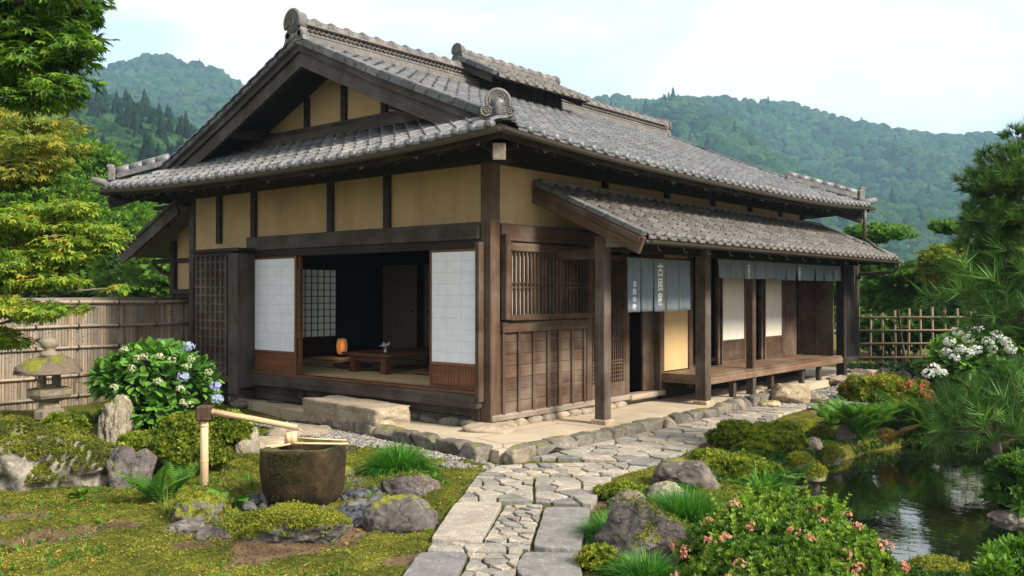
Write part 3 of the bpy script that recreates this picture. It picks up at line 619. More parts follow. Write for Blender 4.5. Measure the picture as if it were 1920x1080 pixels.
# shoji sliding screens
def shoji(name, o, ux, w, z0, z1, kick, nx_=4, nz_=9, pm='shoji_paper', fm='wood_red', lat=True, st=.035, label=None, sp=1):
    o = np.asarray(o, float); u = np.asarray(ux, float); n = np.cross(u, (0, 0, 1.)) ; z = np.array([0, 0, 1.])
    def bb(g, a0, a1, b0, b1, c0, c1, bev=.003): g.beam(o+u*a0+z*((b0+b1)/2)+n*((c0+c1)/2), o+u*a1+z*((b0+b1)/2)+n*((c0+c1)/2), c1-c0, b1-b0, bev=bev) if (a1-a0) > (b1-b0) else g.beam(o+u*((a0+a1)/2)+z*b0+n*((c0+c1)/2), o+u*((a0+a1)/2)+z*b1+n*((c0+c1)/2), a1-a0 if 0 else (a1-a0), c1-c0, up=tuple(n), bev=bev)
    g = G(); bb(g, 0, st, z0, z1, 0, .035); bb(g, w-st, w, z0, z1, 0, .035); bb(g, st, w-st, z1-.03, z1, .002, .033); bb(g, st, w-st, z0, z0+.05, .002, .033); bb(g, st, w-st, kick-.02, kick+.015, .002, .033)
    f = g.build(name, K[fm], H)
    g = G(); bb(g, st, w-st, kick+.01, z1-.03, .022, .026, .0005); g.build('paper', K[pm], f)
    if pm == 'shoji_paper':
        g = G(); k = int((z1-kick)/.135)
        for i in range(1, k): b = kick+(z1-kick)*i/k; bb(g, st, w-st, b-.005, b+.005, .0255, .0268, .0003)
        for i in (1, 2): a = st+(w-2*st)*i/3; bb(g, a-.005, a+.005, kick+.015, z1-.03, .0254, .0265, .0003)
        g.build('paper_seam', K['paper_seam'], f)
    g = G(); bb(g, st, w-st, z0+.05, kick-.02, .015, .02); k = int((w-2*st)/.045)
    for i in range(1, k): a = st+(w-2*st)*i/k; bb(g, a-.004, a+.004, z0+.05, kick-.02, .021, .025, .001)
    g.build('kick_panel', K[fm], f)
    g = G()
    for i in range(1, nx_): a = st+(w-2*st)*i/nx_; bb(g, a-.006, a+.006, kick+.015, z1-.03, .012, .021, .001)
    for i in range(1, nz_): b = kick+(z1-kick)*i/nz_; bb(g, st, w-st, b-.006, b+.006, .011, .020, .001)
    g.build('lattice', K['wood_pale'], f); return f
# the paper faces out, the lattice behind shows as faint lines; frames stand on the threshold
def front_shoji(x0, x1, y): 
    f = shoji('shoji_screen', (x0, y, 0), (1, 0, 0), x1-x0, .437, 2.128, .745, 4, 12); return f
front_shoji(-4.72, -3.66, .0); front_shoji(-.98, -.168, .0)
pbox('inner_post', 'wood_red', (-3.655, .0, .437), (-3.615, .06, 2.128))
# right facade
pbox('wall_panel', 'plaster', (-.12, .165, 2.2), (-.05, HY1, 3.16)); pbox('wall_plate', 'wood_dark', (-.16, .165, 3.13), (.02, 9.9, 3.34)); pbox('wall_plate', 'wood_dark', (-.2, .205, 3.345), (.06, 9.8, 3.5))
for y in (2.42, 4.1, 5.6, 7.0, 8.3): pbox('wall_stud', 'wood_dark', (-.049, y-.06, 2.4), (.0, y+.06, 3.2))
post(-.08, HY1, .16, 0, PT, 'wood_dark')
pbox('lintel', 'wood_brown', (-.13, .166, 2.22), (.035, 9.25, 2.43), bev=.012)
pbox('corner_trim', 'wood_brown', (.006, .165, 1.28), (.10, .255, 2.3), bev=.01)
# bars window
g = G(); g.box((.03, .257, 2.10), (.095, 1.95, 2.2), .006); g.box((.03, .257, 1.27), (.10, 1.95, 1.345), .006); g.box((.03, 1.875, 1.345), (.095, 1.95, 2.1), .005); g.box((.045, .257, 1.715), (.065, 1.875, 1.735), .003); g.box((.045, .257, 1.66), (.065, 1.875, 1.675), .003); BW = part('barred_window', 'wood_brown', g)
for k in range(22):
    y = .285+k*.0745; g = G(); g.box((.04, y-.0125, 1.345), (.078, y+.0125, 2.1), .004); g.build('bar', K['wood_bars'], BW)
g = G(); g.box((.012, .262, 1.345), (.02, 1.40, 2.1), .001); g.build('window_paper', K['plaster_white'], BW)
g = G(); g.box((-.045, 1.40, 1.2), (-.02, 1.95, 2.2), .001); g.build('window_board', K['wood_dark'], BW)
# wainscot
g = G(); r0 = .16
for k in range(7): g.box((-.04, .17, .16+k*.142), (.0, 1.93, .16+(k+1)*.142-.004), .003)
WA = part('wainscot', 'wood_warm', g)
g = G(); g.box((-.02, .17, 1.13), (.045, 1.93, 1.26), .006)
for y in (.21, .50, .79, 1.08, 1.33, 1.60, 1.87): g.box((.001, y-.026 if y != 1.33 else y-.045, .15), (.028, y+.026, 1.13), .004)
g.build('battens', K['wood_brown'], WA)
pbox('wall_boards', 'wood_dark', (-.11, .17, .1), (-.05, 2.0, 2.2))
pbox('ground_sill', 'wood_pale', (-.14, .0, .085), (.03, 2.99, .165) , bev=.012)
post(-.04, 1.99, .12, .1, 2.23, 'wood_brown'); 
# lattice door
g = G(); g.box((-.05, 2.052, 2.06), (-.01, 2.92, 2.13), .004); g.box((-.05, 2.052, .17), (-.01, 2.92, .36), .004); g.box((-.05, 2.86, .36), (-.01, 2.92, 2.06), .004); g.box((-.05, 2.052, .36), (-.01, 2.09, 2.06), .004)
for z in (.66, .62, .97, 1.33, 1.5): g.box((-.045, 2.09, z-.01), (-.02, 2.86, z+.01), .002)
for k in range(4): g.box((-.045, 2.09, .40+k*.055), (-.02, 2.86, .412+k*.055), .002)
DR = part('lattice_door', 'wood_brown', g)
for k in range(14): y = 2.13+k*.054; g = G(); g.box((-.04, y-.009, .36), (-.018, y+.009, 2.06), .002); g.build('bar', K['wood_warm'], DR)
g = G(); g.box((-.10, 2.05, .17), (-.09, 2.92, 2.1), .001); g.build('backing', K['wood_dark'], DR)
pbox('entrance_sill', 'wood_pale', (-.16, 2.992, .07), (.05, 3.93, .15), bev=.012)
post(-.04, 3.88, .13, .1, 2.23, 'wood_brown'); post(-.04, 2.96, .09, .1, 2.23, 'wood_brown')
pbox('sliding_door', 'wood_brown', (-.12, 3.5, .16), (-.08, 3.84, 2.2))
pbox('plaster_panel', 'plaster_light', (-.06, 3.95, .42), (-.01, 4.72, 2.22)); post(-.04, 4.78, .12, .1, 2.23, 'wood_brown')
# engawa veranda
g = G()
for k in range(6): g.box((.0+k*.128-.0, 3.95, .375), (.125+k*.128, 9.30, .41), .003)
EN = part('veranda_floor', 'wood_deck', g)
g = G(); g.box((.70, 3.86, .27), (.775, 9.34, .372), .006); g.box((-.0, 3.865, .27), (.699, 3.94, .409), .006); g.build('edge_beam', K['wood_deck'], EN)
for y in (4.9, 6.3, 7.6, 8.4): pbox('veranda_leg', 'wood_grey', (.62, y-.05, -.05), (.70, y+.05, .27))
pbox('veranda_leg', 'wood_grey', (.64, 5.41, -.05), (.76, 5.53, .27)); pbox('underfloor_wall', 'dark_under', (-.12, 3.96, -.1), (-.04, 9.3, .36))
# right-front posts
P1 = post(.72, 1.26, .15, .05, 2.30, 'wood_post'); P2 = post(.74, 3.80, .17, .05, 2.30, 'wood_post'); post(.70, 5.47, .12, .41, 2.12, 'wood_brown'); post(.72, 9.42, .16, .0, 2.30, 'wood_dark')
for (x, y) in ((.72, 1.26), (.74, 3.80)): g = G(); g.lathe([(.15, 0), (.15, .045), (.135, .06)], (x, y, 0), 4, smooth=False, rot=0); part('post_base_stone', 'stone_tan', g)
# screens behind the veranda
post(-.04, 5.78, .07, .41, 2.23, 'wood_brown'); post(-.04, 6.76, .10, .41, 2.23, 'wood_brown'); post(-.04, 7.47, .07, .41, 2.23, 'wood_brown'); post(-.04, 8.36, .12, .41, 2.23, 'wood_brown')
shoji('shoji_screen', (-.01, 5.82, 0), (0, 1, 0), .88, .412, 2.2, .80, 4, 12, 'shoji_warm', 'wood_warm'); shoji('shoji_screen', (-.01, 7.51, 0), (0, 1, 0), .78, .412, 2.2, .80, 4, 12, 'shoji_warm', 'wood_warm')
g = G()
for k in range(5): g.box((-.05, 8.425+k*.125, .41), (-.01, 8.545+k*.125, 2.22), .003)
part('board_wall', 'wood_warm', g); g = G()
for k in range(6): g.box((.0+k*.115, 9.07, .412), (.11+k*.115, 9.10, 2.22), .003)
part('board_wall', 'wood_brown', g)
pbox('veranda_head', 'wood_dark', (.66, 1.34, 2.125), (.76, 9.34, 2.30)); pbox('veranda_head', 'wood_brown', (-.0, 1.20, 2.02), (.645, 1.31, 2.15))
g = G(); g.prism([(.03, 2.145), (1.30, 2.145), (1.30, 2.22), (.03, 2.76)], 0, .03, ((0, 9.95, 0), (1, 0, 0), (0, 0, 1), (0, 1, 0))); part('end_board', 'wood_dark', g)
pbox('beam_end', 'wood_end', (.80, 1.19, 2.16), (1.0, 1.33, 2.30))
# slatted far end wall
g = G()
for k in range(9): g.box((.67, 9.53+k*.088, .36), (.74, 9.565+k*.088, 2.14), .004)
g.box((.66, 9.51, .27), (.76, 10.30, .36), .006); g.box((.66, 10.27, .36), (.75, 10.33, 2.14), .004); part('slatted_wall', 'wood_grey', g); pbox('wall_boards', 'wood_dark', (.60, 9.51, .3), (.64, 10.3, 2.14))
# ---- lower lean-to roof
LY0, LY1, LX, LZ, LS = .92, 9.98, 1.54, 2.255, .445
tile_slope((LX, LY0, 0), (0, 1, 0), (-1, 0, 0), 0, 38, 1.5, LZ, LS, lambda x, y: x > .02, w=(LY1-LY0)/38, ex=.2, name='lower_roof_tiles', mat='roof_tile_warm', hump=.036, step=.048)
g = G(); g.beam((LX-.03, (LY0+LY1)/2, LZ-.035), (.0, (LY0+LY1)/2, LZ-.035+LS*(LX-.03)), LY1-LY0, .05, bev=.003); part('lower_roof_deck', 'wood_dark', g)
for y in np.arange(LY0+.15, LY1, .33): g = G(); g.beam((LX-.08, y, LZ-.075), (.02, y, LZ-.075+LS*(LX-.1)), .04, .06); part('lean_to_rafter', 'wood_dark', g)
g = G()
for i in range(6):
    a = np.array([LX+.02, LY0-.06, LZ+.02]); b = np.array([.0, LY0-.06, LZ+.02+LS*(LX+.02)]); g.beam(a+(b-a)*i/6, a+(b-a)*(i+.97)/6, .12, .07, bev=.01)
part('verge_tiles', 'verge_tile', g)
g = G()
for a0, a1, wv, h, dz in (((LX-.0), 0., .05, .20, -.12), (LX-.02, 0., .03, .07, -.055)): g.beam((a0, LY0-.08-(.03 if h < .1 else 0), LZ+dz), (a1, LY0-.08-(.03 if h < .1 else 0), LZ+dz+LS*a0), wv, h, bev=.005)
part('bargeboard', 'wood_brown', g); g = G(); g.beam((LX, LY1+.06, LZ-.08), (0., LY1+.06, LZ-.08+LS*LX), .05, .2, bev=.005); part('bargeboard', 'wood_grey', g)
g = G(); g.beam((LX, LY1+.03, LZ+.05), (0., LY1+.03, LZ+.05+LS*LX), .12, .07, bev=.005); part('verge_tiles', 'verge_tile', g)
pbox('flashing_course', 'ridge_tile', (-.045, LY0-.06, LZ+LS*LX-.02), (.10, LY1+.05, LZ+LS*LX+.075), bev=.01)
pbox('lower_fascia', 'wood_grey', (LX-.07, LY0-.05, LZ-.10), (LX-.035, LY1+.05, LZ-.01))
g2 = gutter([(LX+.055, y, LZ-.05) for y in np.linspace(LY0-.02, LY1+.08, 9)], .045)
for y in np.arange(1.3, 9.9, .62): hook((LX+.03, y, LZ-.085), (1, 0, 0), g2)
g = G(); g.tube([(LX+.05, LY1+.05, LZ-.04), (LX+.05, LY1+.05, LZ-.17), (LX-.05, LY1+.05, LZ-.25), (.8, 10.2, 1.98), (.76, 10.33, 1.9)], .032, 8); part('downpipe', 'gutter', g)
# underside ceiling of main roof near walls handled by the deck; closed shell of the house
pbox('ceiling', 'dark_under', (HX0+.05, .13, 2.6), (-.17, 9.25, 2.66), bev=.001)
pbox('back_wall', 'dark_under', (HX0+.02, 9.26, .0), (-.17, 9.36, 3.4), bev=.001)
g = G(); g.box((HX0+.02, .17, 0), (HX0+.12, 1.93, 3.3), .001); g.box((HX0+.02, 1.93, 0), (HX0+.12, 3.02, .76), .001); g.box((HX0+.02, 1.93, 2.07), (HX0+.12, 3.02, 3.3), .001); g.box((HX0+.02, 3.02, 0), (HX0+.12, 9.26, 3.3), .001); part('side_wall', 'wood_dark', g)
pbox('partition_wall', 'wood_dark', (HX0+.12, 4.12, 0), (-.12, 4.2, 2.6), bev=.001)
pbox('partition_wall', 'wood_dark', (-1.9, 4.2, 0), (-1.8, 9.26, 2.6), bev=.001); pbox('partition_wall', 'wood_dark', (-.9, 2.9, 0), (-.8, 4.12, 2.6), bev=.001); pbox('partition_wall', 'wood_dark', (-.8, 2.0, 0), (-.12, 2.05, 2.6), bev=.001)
pbox('inner_floor', 'wood_brown', (-1.8, 4.9, .3), (-.13, 9.25, .395), bev=.001); pbox('entrance_floor', 'earth_platform', (-.8, 2.05, .0), (-.13, 4.12, .05), bev=.001)
# tatami room
g = G(); g.box((HX0+.13, .135, .36), (-.85, 4.11, .40), .001); part('room_floor', 'wood_dark', g)
for (x0, y0_, x1, y1_) in ((-6.4, .14, -4.55, 1.1), (-4.54, .14, -2.7, 1.1), (-2.69, .14, -.86, 1.1), (-6.4, 1.11, -4.55, 2.06), (-4.54, 1.11, -2.7, 2.06), (-2.69, 1.11, -.86, 2.06), (-6.4, 2.07, -4.55, 3.05), (-4.54, 2.07, -2.7, 3.05), (-2.69, 2.07, -.86, 3.05), (-6.4, 3.06, -4.55, 4.1), (-4.54, 3.06, -2.7, 4.1)):
    g = G(); g.box((x0, y0_, .401), (x1, y1_, .436), .003); t_ = g.build('tatami_mat', K['tatami'], H); g = G()
    for yy in (y0_, y1_-.028): g.box((x0, yy, .4365), (x1, yy+.028, .4385), .0005)
    g.build('cloth_border', K['tatami_edge'], t_)
for (x0, x1, y) in ((-6.36, -5.42, 4.06), (-5.2, -4.3, 4.06)): 
    g = G(); g.box((x0, y, .44), (x1, y+.03, 2.14), .003); fz = part('fusuma_panel', 'fusuma', g)
    g = G(); g.lathe([(.028, 0), (.028, .01)], (0, 0, 0), 12); o_ = G(); o_.tube([(x0+.1 if x0 > -5.5 else x1-.1, y-.008, 1.25), (x0+.1 if x0 > -5.5 else x1-.1, y-.001, 1.25)], .03, 12); o_.build('handle', K['iron'], fz)
# window of the side wall
g = G(); wx = HX0+.09
for y in (1.95, 2.99): g.box((wx-.0, y-.02, .76), (wx+.05, y+.02, 2.07), .003)
for z in (.78, 2.05): g.box((wx, 1.97, z-.02), (wx+.05, 2.97, z+.02), .003)
WN = part('side_window', 'wood_dark', g); g = G()
for k in range(1, 7): g.box((wx+.02, 1.97+k*.143-.007, .8), (wx+.035, 1.97+k*.143+.007, 2.03), .001)
for k in range(1, 10): g.box((wx+.021, 1.97, .8+k*.123-.006), (wx+.034, 2.97, .8+k*.123+.006), .001)
g.build('lattice', K['wood_dark'], WN); g = G(); g.box((wx+.008, 1.97, .8), (wx+.012, 2.97, 2.03), .0005); g.build('paper', K['window_paper'], WN)
# left annex with its own little lean-to roof
pbox('annex_wall', 'plaster', (-7.5, .35, 1.55), (HX0, .42, 2.75)); pbox('annex_boards', 'wood_dark', (-7.55, .30, .0), (HX0-.01, .40, 1.60)); pbox('annex_rail', 'wood_dark', (-7.6, .26, 1.58), (HX0-.01, .44, 1.67))
pbox('annex_post', 'wood_dark', (-7.62, .28, 0), (-7.5, .42, 2.5)); pbox('annex_side', 'wood_dark', (-7.58, .42, 0), (-7.5, 2.5, 2.5))
g = G(); a = np.array([-8.42, .0, 2.25]); b = np.array([HX0, .0, 3.03]); 
g.beam(a+(0, 1.1, 0), b+(0, 1.1, 0), 2.5, .05); AX = part('annex_roof', 'roof_tile', g)
g = G(); g.beam(a+(0, -.18, -.06), b+(0, -.18, -.06), .05, .2); g.beam(a+(0, -.16, .07), b+(0, -.16, .07), .14, .06); g.build('bargeboard', K['wood_grey'], AX)
for y in (.35, 1.2): g = G(); g.box((-8.3, y-.04, 2.12), (HX0, y+.04, 2.2), .004); g.build('bracket', K['wood_dark'], AX)
g = G(); g.tube([(-8.3, .35, 2.12), (-8.05, .35, 1.98), (-7.62, .35, 1.9)], .035, 6); g.build('brace', K['wood_dark'], AX)
for y, z in ((-.3, 3.02),): g = G(); g.box((-7.5, -.1, 3.0), (-6.5, .0, 3.06), .004); g.box((-7.2, -.1, 2.7), (-7.13, .0, 3.0), .004); part('bracket', 'wood_dark', g)
# foundation stones (part of the house)
def ico(sub):
    bm = bmesh.new(); bmesh.ops.create_icosphere(bm, subdivisions=sub, radius=1); bm.verts.index_update()
    V = np.array([v.co[:] for v in bm.verts]); F = [tuple(v.index for v in f.verts) for f in bm.faces]; bm.free(); return V, F
ICO = {k: ico(k) for k in (1, 2, 3, 4, 5)}
def rockgeo(g, c, r, seed, sub=4, amp=.28, freq=1.1, flat=.35, rz=0., rnd=None, boxy=0., cuts=6):
    V, F = ICO[sub]; V = V.copy(); rs = np.random.RandomState(seed)
    if boxy: V = V/np.maximum(np.abs(V).max(1, keepdims=True)**boxy, 1e-6)
    for _ in range(cuts):
        n = nrm(rs.randn(3)); d = rs.uniform(.62, .9); q = V@n-d; V = V-np.maximum(q, 0)[:, None]*n*.85
    nn = nrm(V); k = 1+amp*fbm(nn*freq+seed*3.1, 5)*.6+amp*.35*(1-2*np.abs(fbm(nn*freq*2.2+seed*5.7, 4)))-.1*amp
    V = V*k[:, None]; V[:, 2] = np.where(V[:, 2] < -flat, -flat+(V[:, 2]+flat)*.15, V[:, 2])
    V = V*np.asarray(r); ca, sa = math.cos(rz), math.sin(rz); V = np.stack([V[:, 0]*ca-V[:, 1]*sa, V[:, 0]*sa+V[:, 1]*ca, V[:, 2]], 1)
    V = V+np.asarray(c); g.faces(V, F, rs.rand() if rnd is None else rnd, None, True); return V
for k, (x, y, w, mt) in enumerate([(-.30-.36*i, .0, .2, 'stone_kerb') for i in range(5)]+[(.0, .30+.27*i, .16, 'stone_tan') for i in range(10)]):
    g = G(); r = (w*.9, .09, .075) if mt == 'stone_kerb' else (.09, w*.85, .065)
    rockgeo(g, (x-(.0 if mt == 'stone_kerb' else .02), y+(.03 if mt == 'stone_kerb' else 0), .02), r, 40+k, 3, .15, boxy=.5, cuts=2); part('foundation_stone', mt, g)
g = G(); rockgeo(g, (.0, .0, .015), (.30, .26, .07), 77, 3, .12, boxy=.6, cuts=3, rz=.4); part('corner_stone', 'stone_tan', g)
# ================================================================== GROUND
POND = [(3.15, -.05), (3.35, .6), (3.35, 1.6), (3.4, 2.9), (3.6, 3.6), (4.1, 4.05), (4.75, 4.15), (5.05, 3.7), (5.2, 2.9), (5.28, 1.9), (5.7, 1.2), (6.6, .85), (9.3, .3), (9.5, -.6), (7.6, -1.6), (6.2, -1.6), (5.75, -1.75), (5.35, -1.95), (4.95, -1.8), (4.45, -1.15), (3.85, -.62), (3.4, -.4)]
PLAT = [(-6.6, .3), (-3.6, -.35), (-2.3, -.42), (-.4, -.72), (.98, -1.0), (1.0, 5.3), (.95, 6.2), (.75, 8), (.8, 11.5), (-7, 11.5), (-7, .4)]
def pdist(X, Y, poly):               # signed distance, negative inside
    D = np.full(X.shape, 1e9); inside = np.zeros(X.shape, bool); n = len(poly)
    for i in range(n):
        (ax, ay), (bx, by) = poly[i], poly[(i+1) % n]; dx, dy = bx-ax, by-ay; t = np.clip(((X-ax)*dx+(Y-ay)*dy)/(dx*dx+dy*dy), 0, 1)
        D = np.minimum(D, np.hypot(X-ax-t*dx, Y-ay-t*dy)); c = ((ay > Y) != (by > Y)); inside ^= c & (X < (bx-ax)*(Y-ay)/((by-ay) if by != ay else 1e-9)+ax)
    return np.where(inside, -D, D)
pw = lambda *q: [tuple(gp(a, b, -.1)[:2]) for a, b in q]
PATH = pw((735, 1110), (853, 943), (893, 893), (935, 876))+[(1.16, -1.0), (1.14, 5.4), (1.05, 6.6), (1.4, 7.2), (1.75, 5.2), (1.80, 3.4), (1.95, 2.2)]+pw((1235, 868), (1150, 890), (1115, 930), (1103, 960), (1088, 1110))
def mossn(X, Y): return .60+.30*fb2(X*.8, Y*.8, 4, 8.)+.30*fb2(X*2.6, Y*2.6, 4, 5.)
def gheight(X, Y):
    n = fb2(X*.9, Y*.9, 5); m = fb2(X*4.2, Y*4.2, 4, 3.); z = -.14+n*.03+m*.008+.05*np.clip(mossn(X, Y)-.40, 0, .4)+.034*np.maximum(0, fb2(X*7, Y*7, 3, 2.))*(mossn(X, Y) > .42)
    z = z+.05*np.clip((-X-3)/3, 0, 1)+.18*np.clip((X-2.6)/1.2, 0, 1)*np.clip((Y+.2)/2, 0, 1)*0
    dpn = pdist(X, Y, POND); z = np.where(dpn < .12, z-(1-np.clip((dpn+.22)/.34, 0, 1))*.75, z)
    dl = pdist(X, Y, PATH); z = np.where(dl < .12, np.minimum(z, -.125+np.clip(dl, -.03, .12)*.3), z)
    dq = pdist(X, Y, PLAT); z = np.where(dq < .25, np.minimum(z, -.13), z)
    far = np.clip((np.hypot(X, Y-2)-16)/30, 0, 1); return z*(1-far)-.3*far
def axis(a, b, st, far):
    c = list(np.arange(a, b, st)); q = st; x = a
    lo = []; 
    while x > -far: q *= 1.22; x -= q; lo.append(x)
    hi = []; x = c[-1]; q = st
    while x < far: q *= 1.22; x += q; hi.append(x)
    return np.array(lo[::-1]+c+hi)
def gridmesh(g, X, Y, Z, smooth=True, rnd=.5):
    a, b = X.shape; V = np.stack([X, Y, Z], -1).reshape(-1, 3); i = np.arange(a*b).reshape(a, b)
    F = np.stack([i[:-1, :-1], i[1:, :-1], i[1:, 1:], i[:-1, 1:]], -1).reshape(-1, 4); g.raw(V, F.ravel(), np.full(len(F), 4), rnd, None, smooth)
xs = axis(-6.5, 6.5, .045, 3000); ys = axis(-6.4, 6.5, .045, 3000); xs = xs[(xs > -1490)&(xs < 118)]; ys = ys[(ys > -58)&(ys < 1290)]; X, Y = np.meshgrid(xs, ys, indexing='ij'); g = G(); gridmesh(g, X, Y, gheight(X, Y), rnd=np.clip(mossn(X, Y), 0, 1).ravel()); g.build('ground', K['ground'], kind='structure')
g = G(); g.prism([(p[0], p[1]) for p in PLAT], -.3, .0, ((0, 0, 0), (1, 0, 0), (0, 1, 0), (0, 0, 1))); g.build('earth_terrace', K['earth_platform'], kind='structure')
WZ = -.28
g = G(); xx = np.linspace(2.8, 9.8, 60); yy = np.linspace(-2.6, 5.2, 60); X, Y = np.meshgrid(xx, yy, indexing='ij'); gridmesh(g, X, Y, np.full(X.shape, WZ)); g.build('pond_water', K['water'], kind='structure')
# ------------------------------------------------------------------ stone path
def clip(poly, a, b, c):             # keep a*x+b*y<=c
    out = []; n = len(poly)
    for i in range(n):
        p, q = poly[i], poly[(i+1) % n]; dp_, dq_ = a*p[0]+b*p[1]-c, a*q[0]+b*q[1]-c
        if dp_ <= 0: out.append(p)
        if dp_*dq_ < 0: t = dp_/(dp_-dq_); out.append((p[0]+(q[0]-p[0])*t, p[1]+(q[1]-p[1])*t))
    return out
def voro(quad, n, seed, gap=.011, asp=1.):
    rs = np.random.RandomState(seed); q = np.array(quad, float); lo, hi = q.min(0), q.max(0); P = []
    cen = q.mean(0); area = abs(sum(q[i][0]*q[(i+1) % len(q)][1]-q[(i+1) % len(q)][0]*q[i][1] for i in range(len(q))))/2; md = .72*math.sqrt(area/n)
    for _ in range(6000):
        p = lo+(hi-lo)*rs.rand(2)
        if pdist(np.array([p[0]]), np.array([p[1]]), [tuple(a) for a in q])[0] > 0: continue
        if all(np.hypot(*(p-o)) > md*rs.uniform(.8, 1.15) for o in P): P.append(p)
        if len(P) >= n: break
    ccw = sum(q[i][0]*q[(i+1) % len(q)][1]-q[(i+1) % len(q)][0]*q[i][1] for i in range(len(q))) > 0
    out = []
    for i, p in enumerate(P):
        poly = [tuple(a) for a in (q if ccw else q[::-1])]
        for j, o in enumerate(P):
            if i == j: continue
            d = o-p; ln = np.hypot(*d)
            if ln > md*5: continue
            nrm_ = d/ln; w = rs.uniform(-.02, .02)*0; c = nrm_@((p+o)/2)-gap; poly = clip(poly, nrm_[0], nrm_[1], c)
            if len(poly) < 3: break
        if len(poly) >= 3: out.append(poly)
    return out
def flag(g, poly, z, seed, th=.09, inset=.0035, jit=.008):
    rs = np.random.RandomState(seed); p = np.array(poly); cen = p.mean(0); P = []
    for i in range(len(p)):          # subdivide edges and roughen them
        a, b = p[i], p[(i+1) % len(p)]; ln = np.hypot(*(b-a)); k = max(1, int(ln/.07))
        for t in range(k): 
            v = a+(b-a)*t/k; e = nrm(np.append(b-a, 0))[:2]; nn = np.array([-e[1], e[0]]); P.append(v+nn*rs.uniform(0, jit)+(e*0 if t else (cen-v)*.05))
    P = np.array(P); m = len(P); dz = rs.uniform(-.006, .007); tilt = rs.randn(2)*.008
    def ring(k, zz): q = cen+(P-cen)*k; return np.column_stack([q, z+zz+dz+(q-cen)@tilt])
    r = max(.05, np.hypot(*(P-cen).T).mean()); V = np.concatenate([ring(1, -th), ring(1-.002/r, -.014), ring(1-inset/r, -.003), ring(1-2.8*inset/r, .0)])
    F = [(a*m+k, a*m+(k+1) % m, (a+1)*m+(k+1) % m, (a+1)*m+k) for a in range(3) for k in range(m)]+[tuple(3*m+k for k in range(m))]
    g.faces(V, F, rs.rand(), None, False)
PG = G(); SG = G(); PZ = -.085
Q = lambda *q: [tuple(gp(a, b, PZ)[:2]) for a, b in q]
for k, s_ in enumerate([((807, 1012), (855, 943), (942, 943), (902, 1013)), ((735, 1112), (787, 1036), (878, 1036), (838, 1112)), ((1000, 1028), (1023, 951), (1107, 952), (1088, 1033)), ((968, 1060), (984, 1036), (1085, 1038), (1092, 1084), (975, 1080)), ((968, 1084), (1093, 1088), (1096, 1120), (955, 1118))]):
    flag(SG, Q(*s_), PZ+.006, 900+k, jit=.006)
secs = [(Q((908, 1012), (948, 945), (1018, 947), (993, 1030)), 22), (Q((800, 1033), (812, 1016), (990, 1016), (975, 1036)), 5), (Q((884, 1036), (975, 1038), (962, 1112), (848, 1112)), 12),
        (Q((857, 940), (893, 893), (1000, 893), (1000, 940)), 13), (Q((1003, 940), (1003, 893), (1148, 893), (1110, 946)), 9), (Q((896, 890), (935, 872), (1060, 866), (1235, 868), (1150, 890)), 20),
        ([(1.17, -.72), (1.17, .6), (2.2, .6), (2.32, -.1), (1.6, -.45)], 14), ([(1.17, .61), (1.17, 2.2), (2.0, 2.2), (2.18, .61)], 15), ([(1.17, 2.22), (1.14, 4.2), (1.78, 4.2), (1.97, 2.22)], 16), ([(1.14, 4.22), (1.14, 6.4), (1.5, 6.9), (1.74, 5.4), (1.77, 4.22)], 12)]
for k, (q, n) in enumerate(secs):
    for i, pl in enumerate(voro(q, int(n*1.6), 300+k, .0035)): flag(PG, pl, PZ, k*100+i, jit=.009)
PG.build('stone_path', K['paving'], kind='structure'); SG.build('path_slabs', K['paving_slab'], kind='structure')
g = G(); g.prism(PATH, -.4, -.118, ((0, 0, 0), (1, 0, 0), (0, 1, 0), (0, 0, 1))); g.build('path_bed', K['ground'], kind='structure')
# ------------------------------------------------------------------ kerb stones
def along(P, step, seed):
    rs = np.random.RandomState(seed); P = [np.array(p) for p in P]; out = []
    for a, b in zip(P[:-1], P[1:]):
        ln = np.hypot(*(b-a)); d = (b-a)/ln; t = 0
        while t < ln-.1: w = rs.uniform(*step); w = min(w, ln-t); out.append((a+d*(t+w/2), d, w)); t += w
    return out
def kerb(P, label, group, seed, step, zc=-.055, dep=.11, hh=.085):
    for i, (c, d, w) in enumerate(along(P, step, seed)):
        g = G(); rockgeo(g, (c[0], c[1], zc+random.uniform(-.012, .008)), (w*.52, dep, hh), seed*50+i, 4, .10, 1.5, .9, math.atan2(d[1], d[0])+random.uniform(-.06, .06), boxy=.86, cuts=2)
        g.build('kerb_stone', K['stone_kerb'], loc=(c[0], c[1], -.12), label=label, cat='stone', group=group)
kerb([(-2.45, -.50), (-.4, -.80), (.9, -1.04)], 'mossy kerb stone in the row between the gravel strip and the earth terrace', 'kerb stones along the front terrace edge', 3, (.34, .52), dep=.12, hh=.10)
kerb([(1.06, -1.0), (1.10, 3.6)], 'rounded kerb stone in the row between the earth terrace and the stone path', 'kerb stones beside the flagstone path', 4, (.24, .4))
kerb([(1.08, 3.6), (1.0, 5.1), (.95, 5.9)], 'tan kerb stone in the row ending near the big boulder under the veranda', 'kerb stones before the veranda', 5, (.2, .3), -.04, .12, .10)
def rock(px, py, w, h, d, mat, label, seed, z=-.14, name='rock', amp=.28, boxy=0., rz=None, cuts=6, sub=5, cat='rock', yo=None, sink=.3, mat2=None):
    """rock standing where the sight line through its foot meets the ground; w across, d deep, h high"""
    f = gp(px, py, z); fwd = nrm(np.array([f[0]-CAMP[0], f[1]-CAMP[1], 0.])); c = f+fwd*d*.42; g = G()
    sc = h/(1+sink); c[2] = z+sc*sink
    V = rockgeo(g, c, (w/2, d/2, sc), seed, sub, amp, 1.1, sink+.15, (YAW if rz is None else rz), None, boxy, cuts)
    o = g.build(name, K[mat], loc=(c[0], c[1], z), label=label, cat=cat); return o, c, V
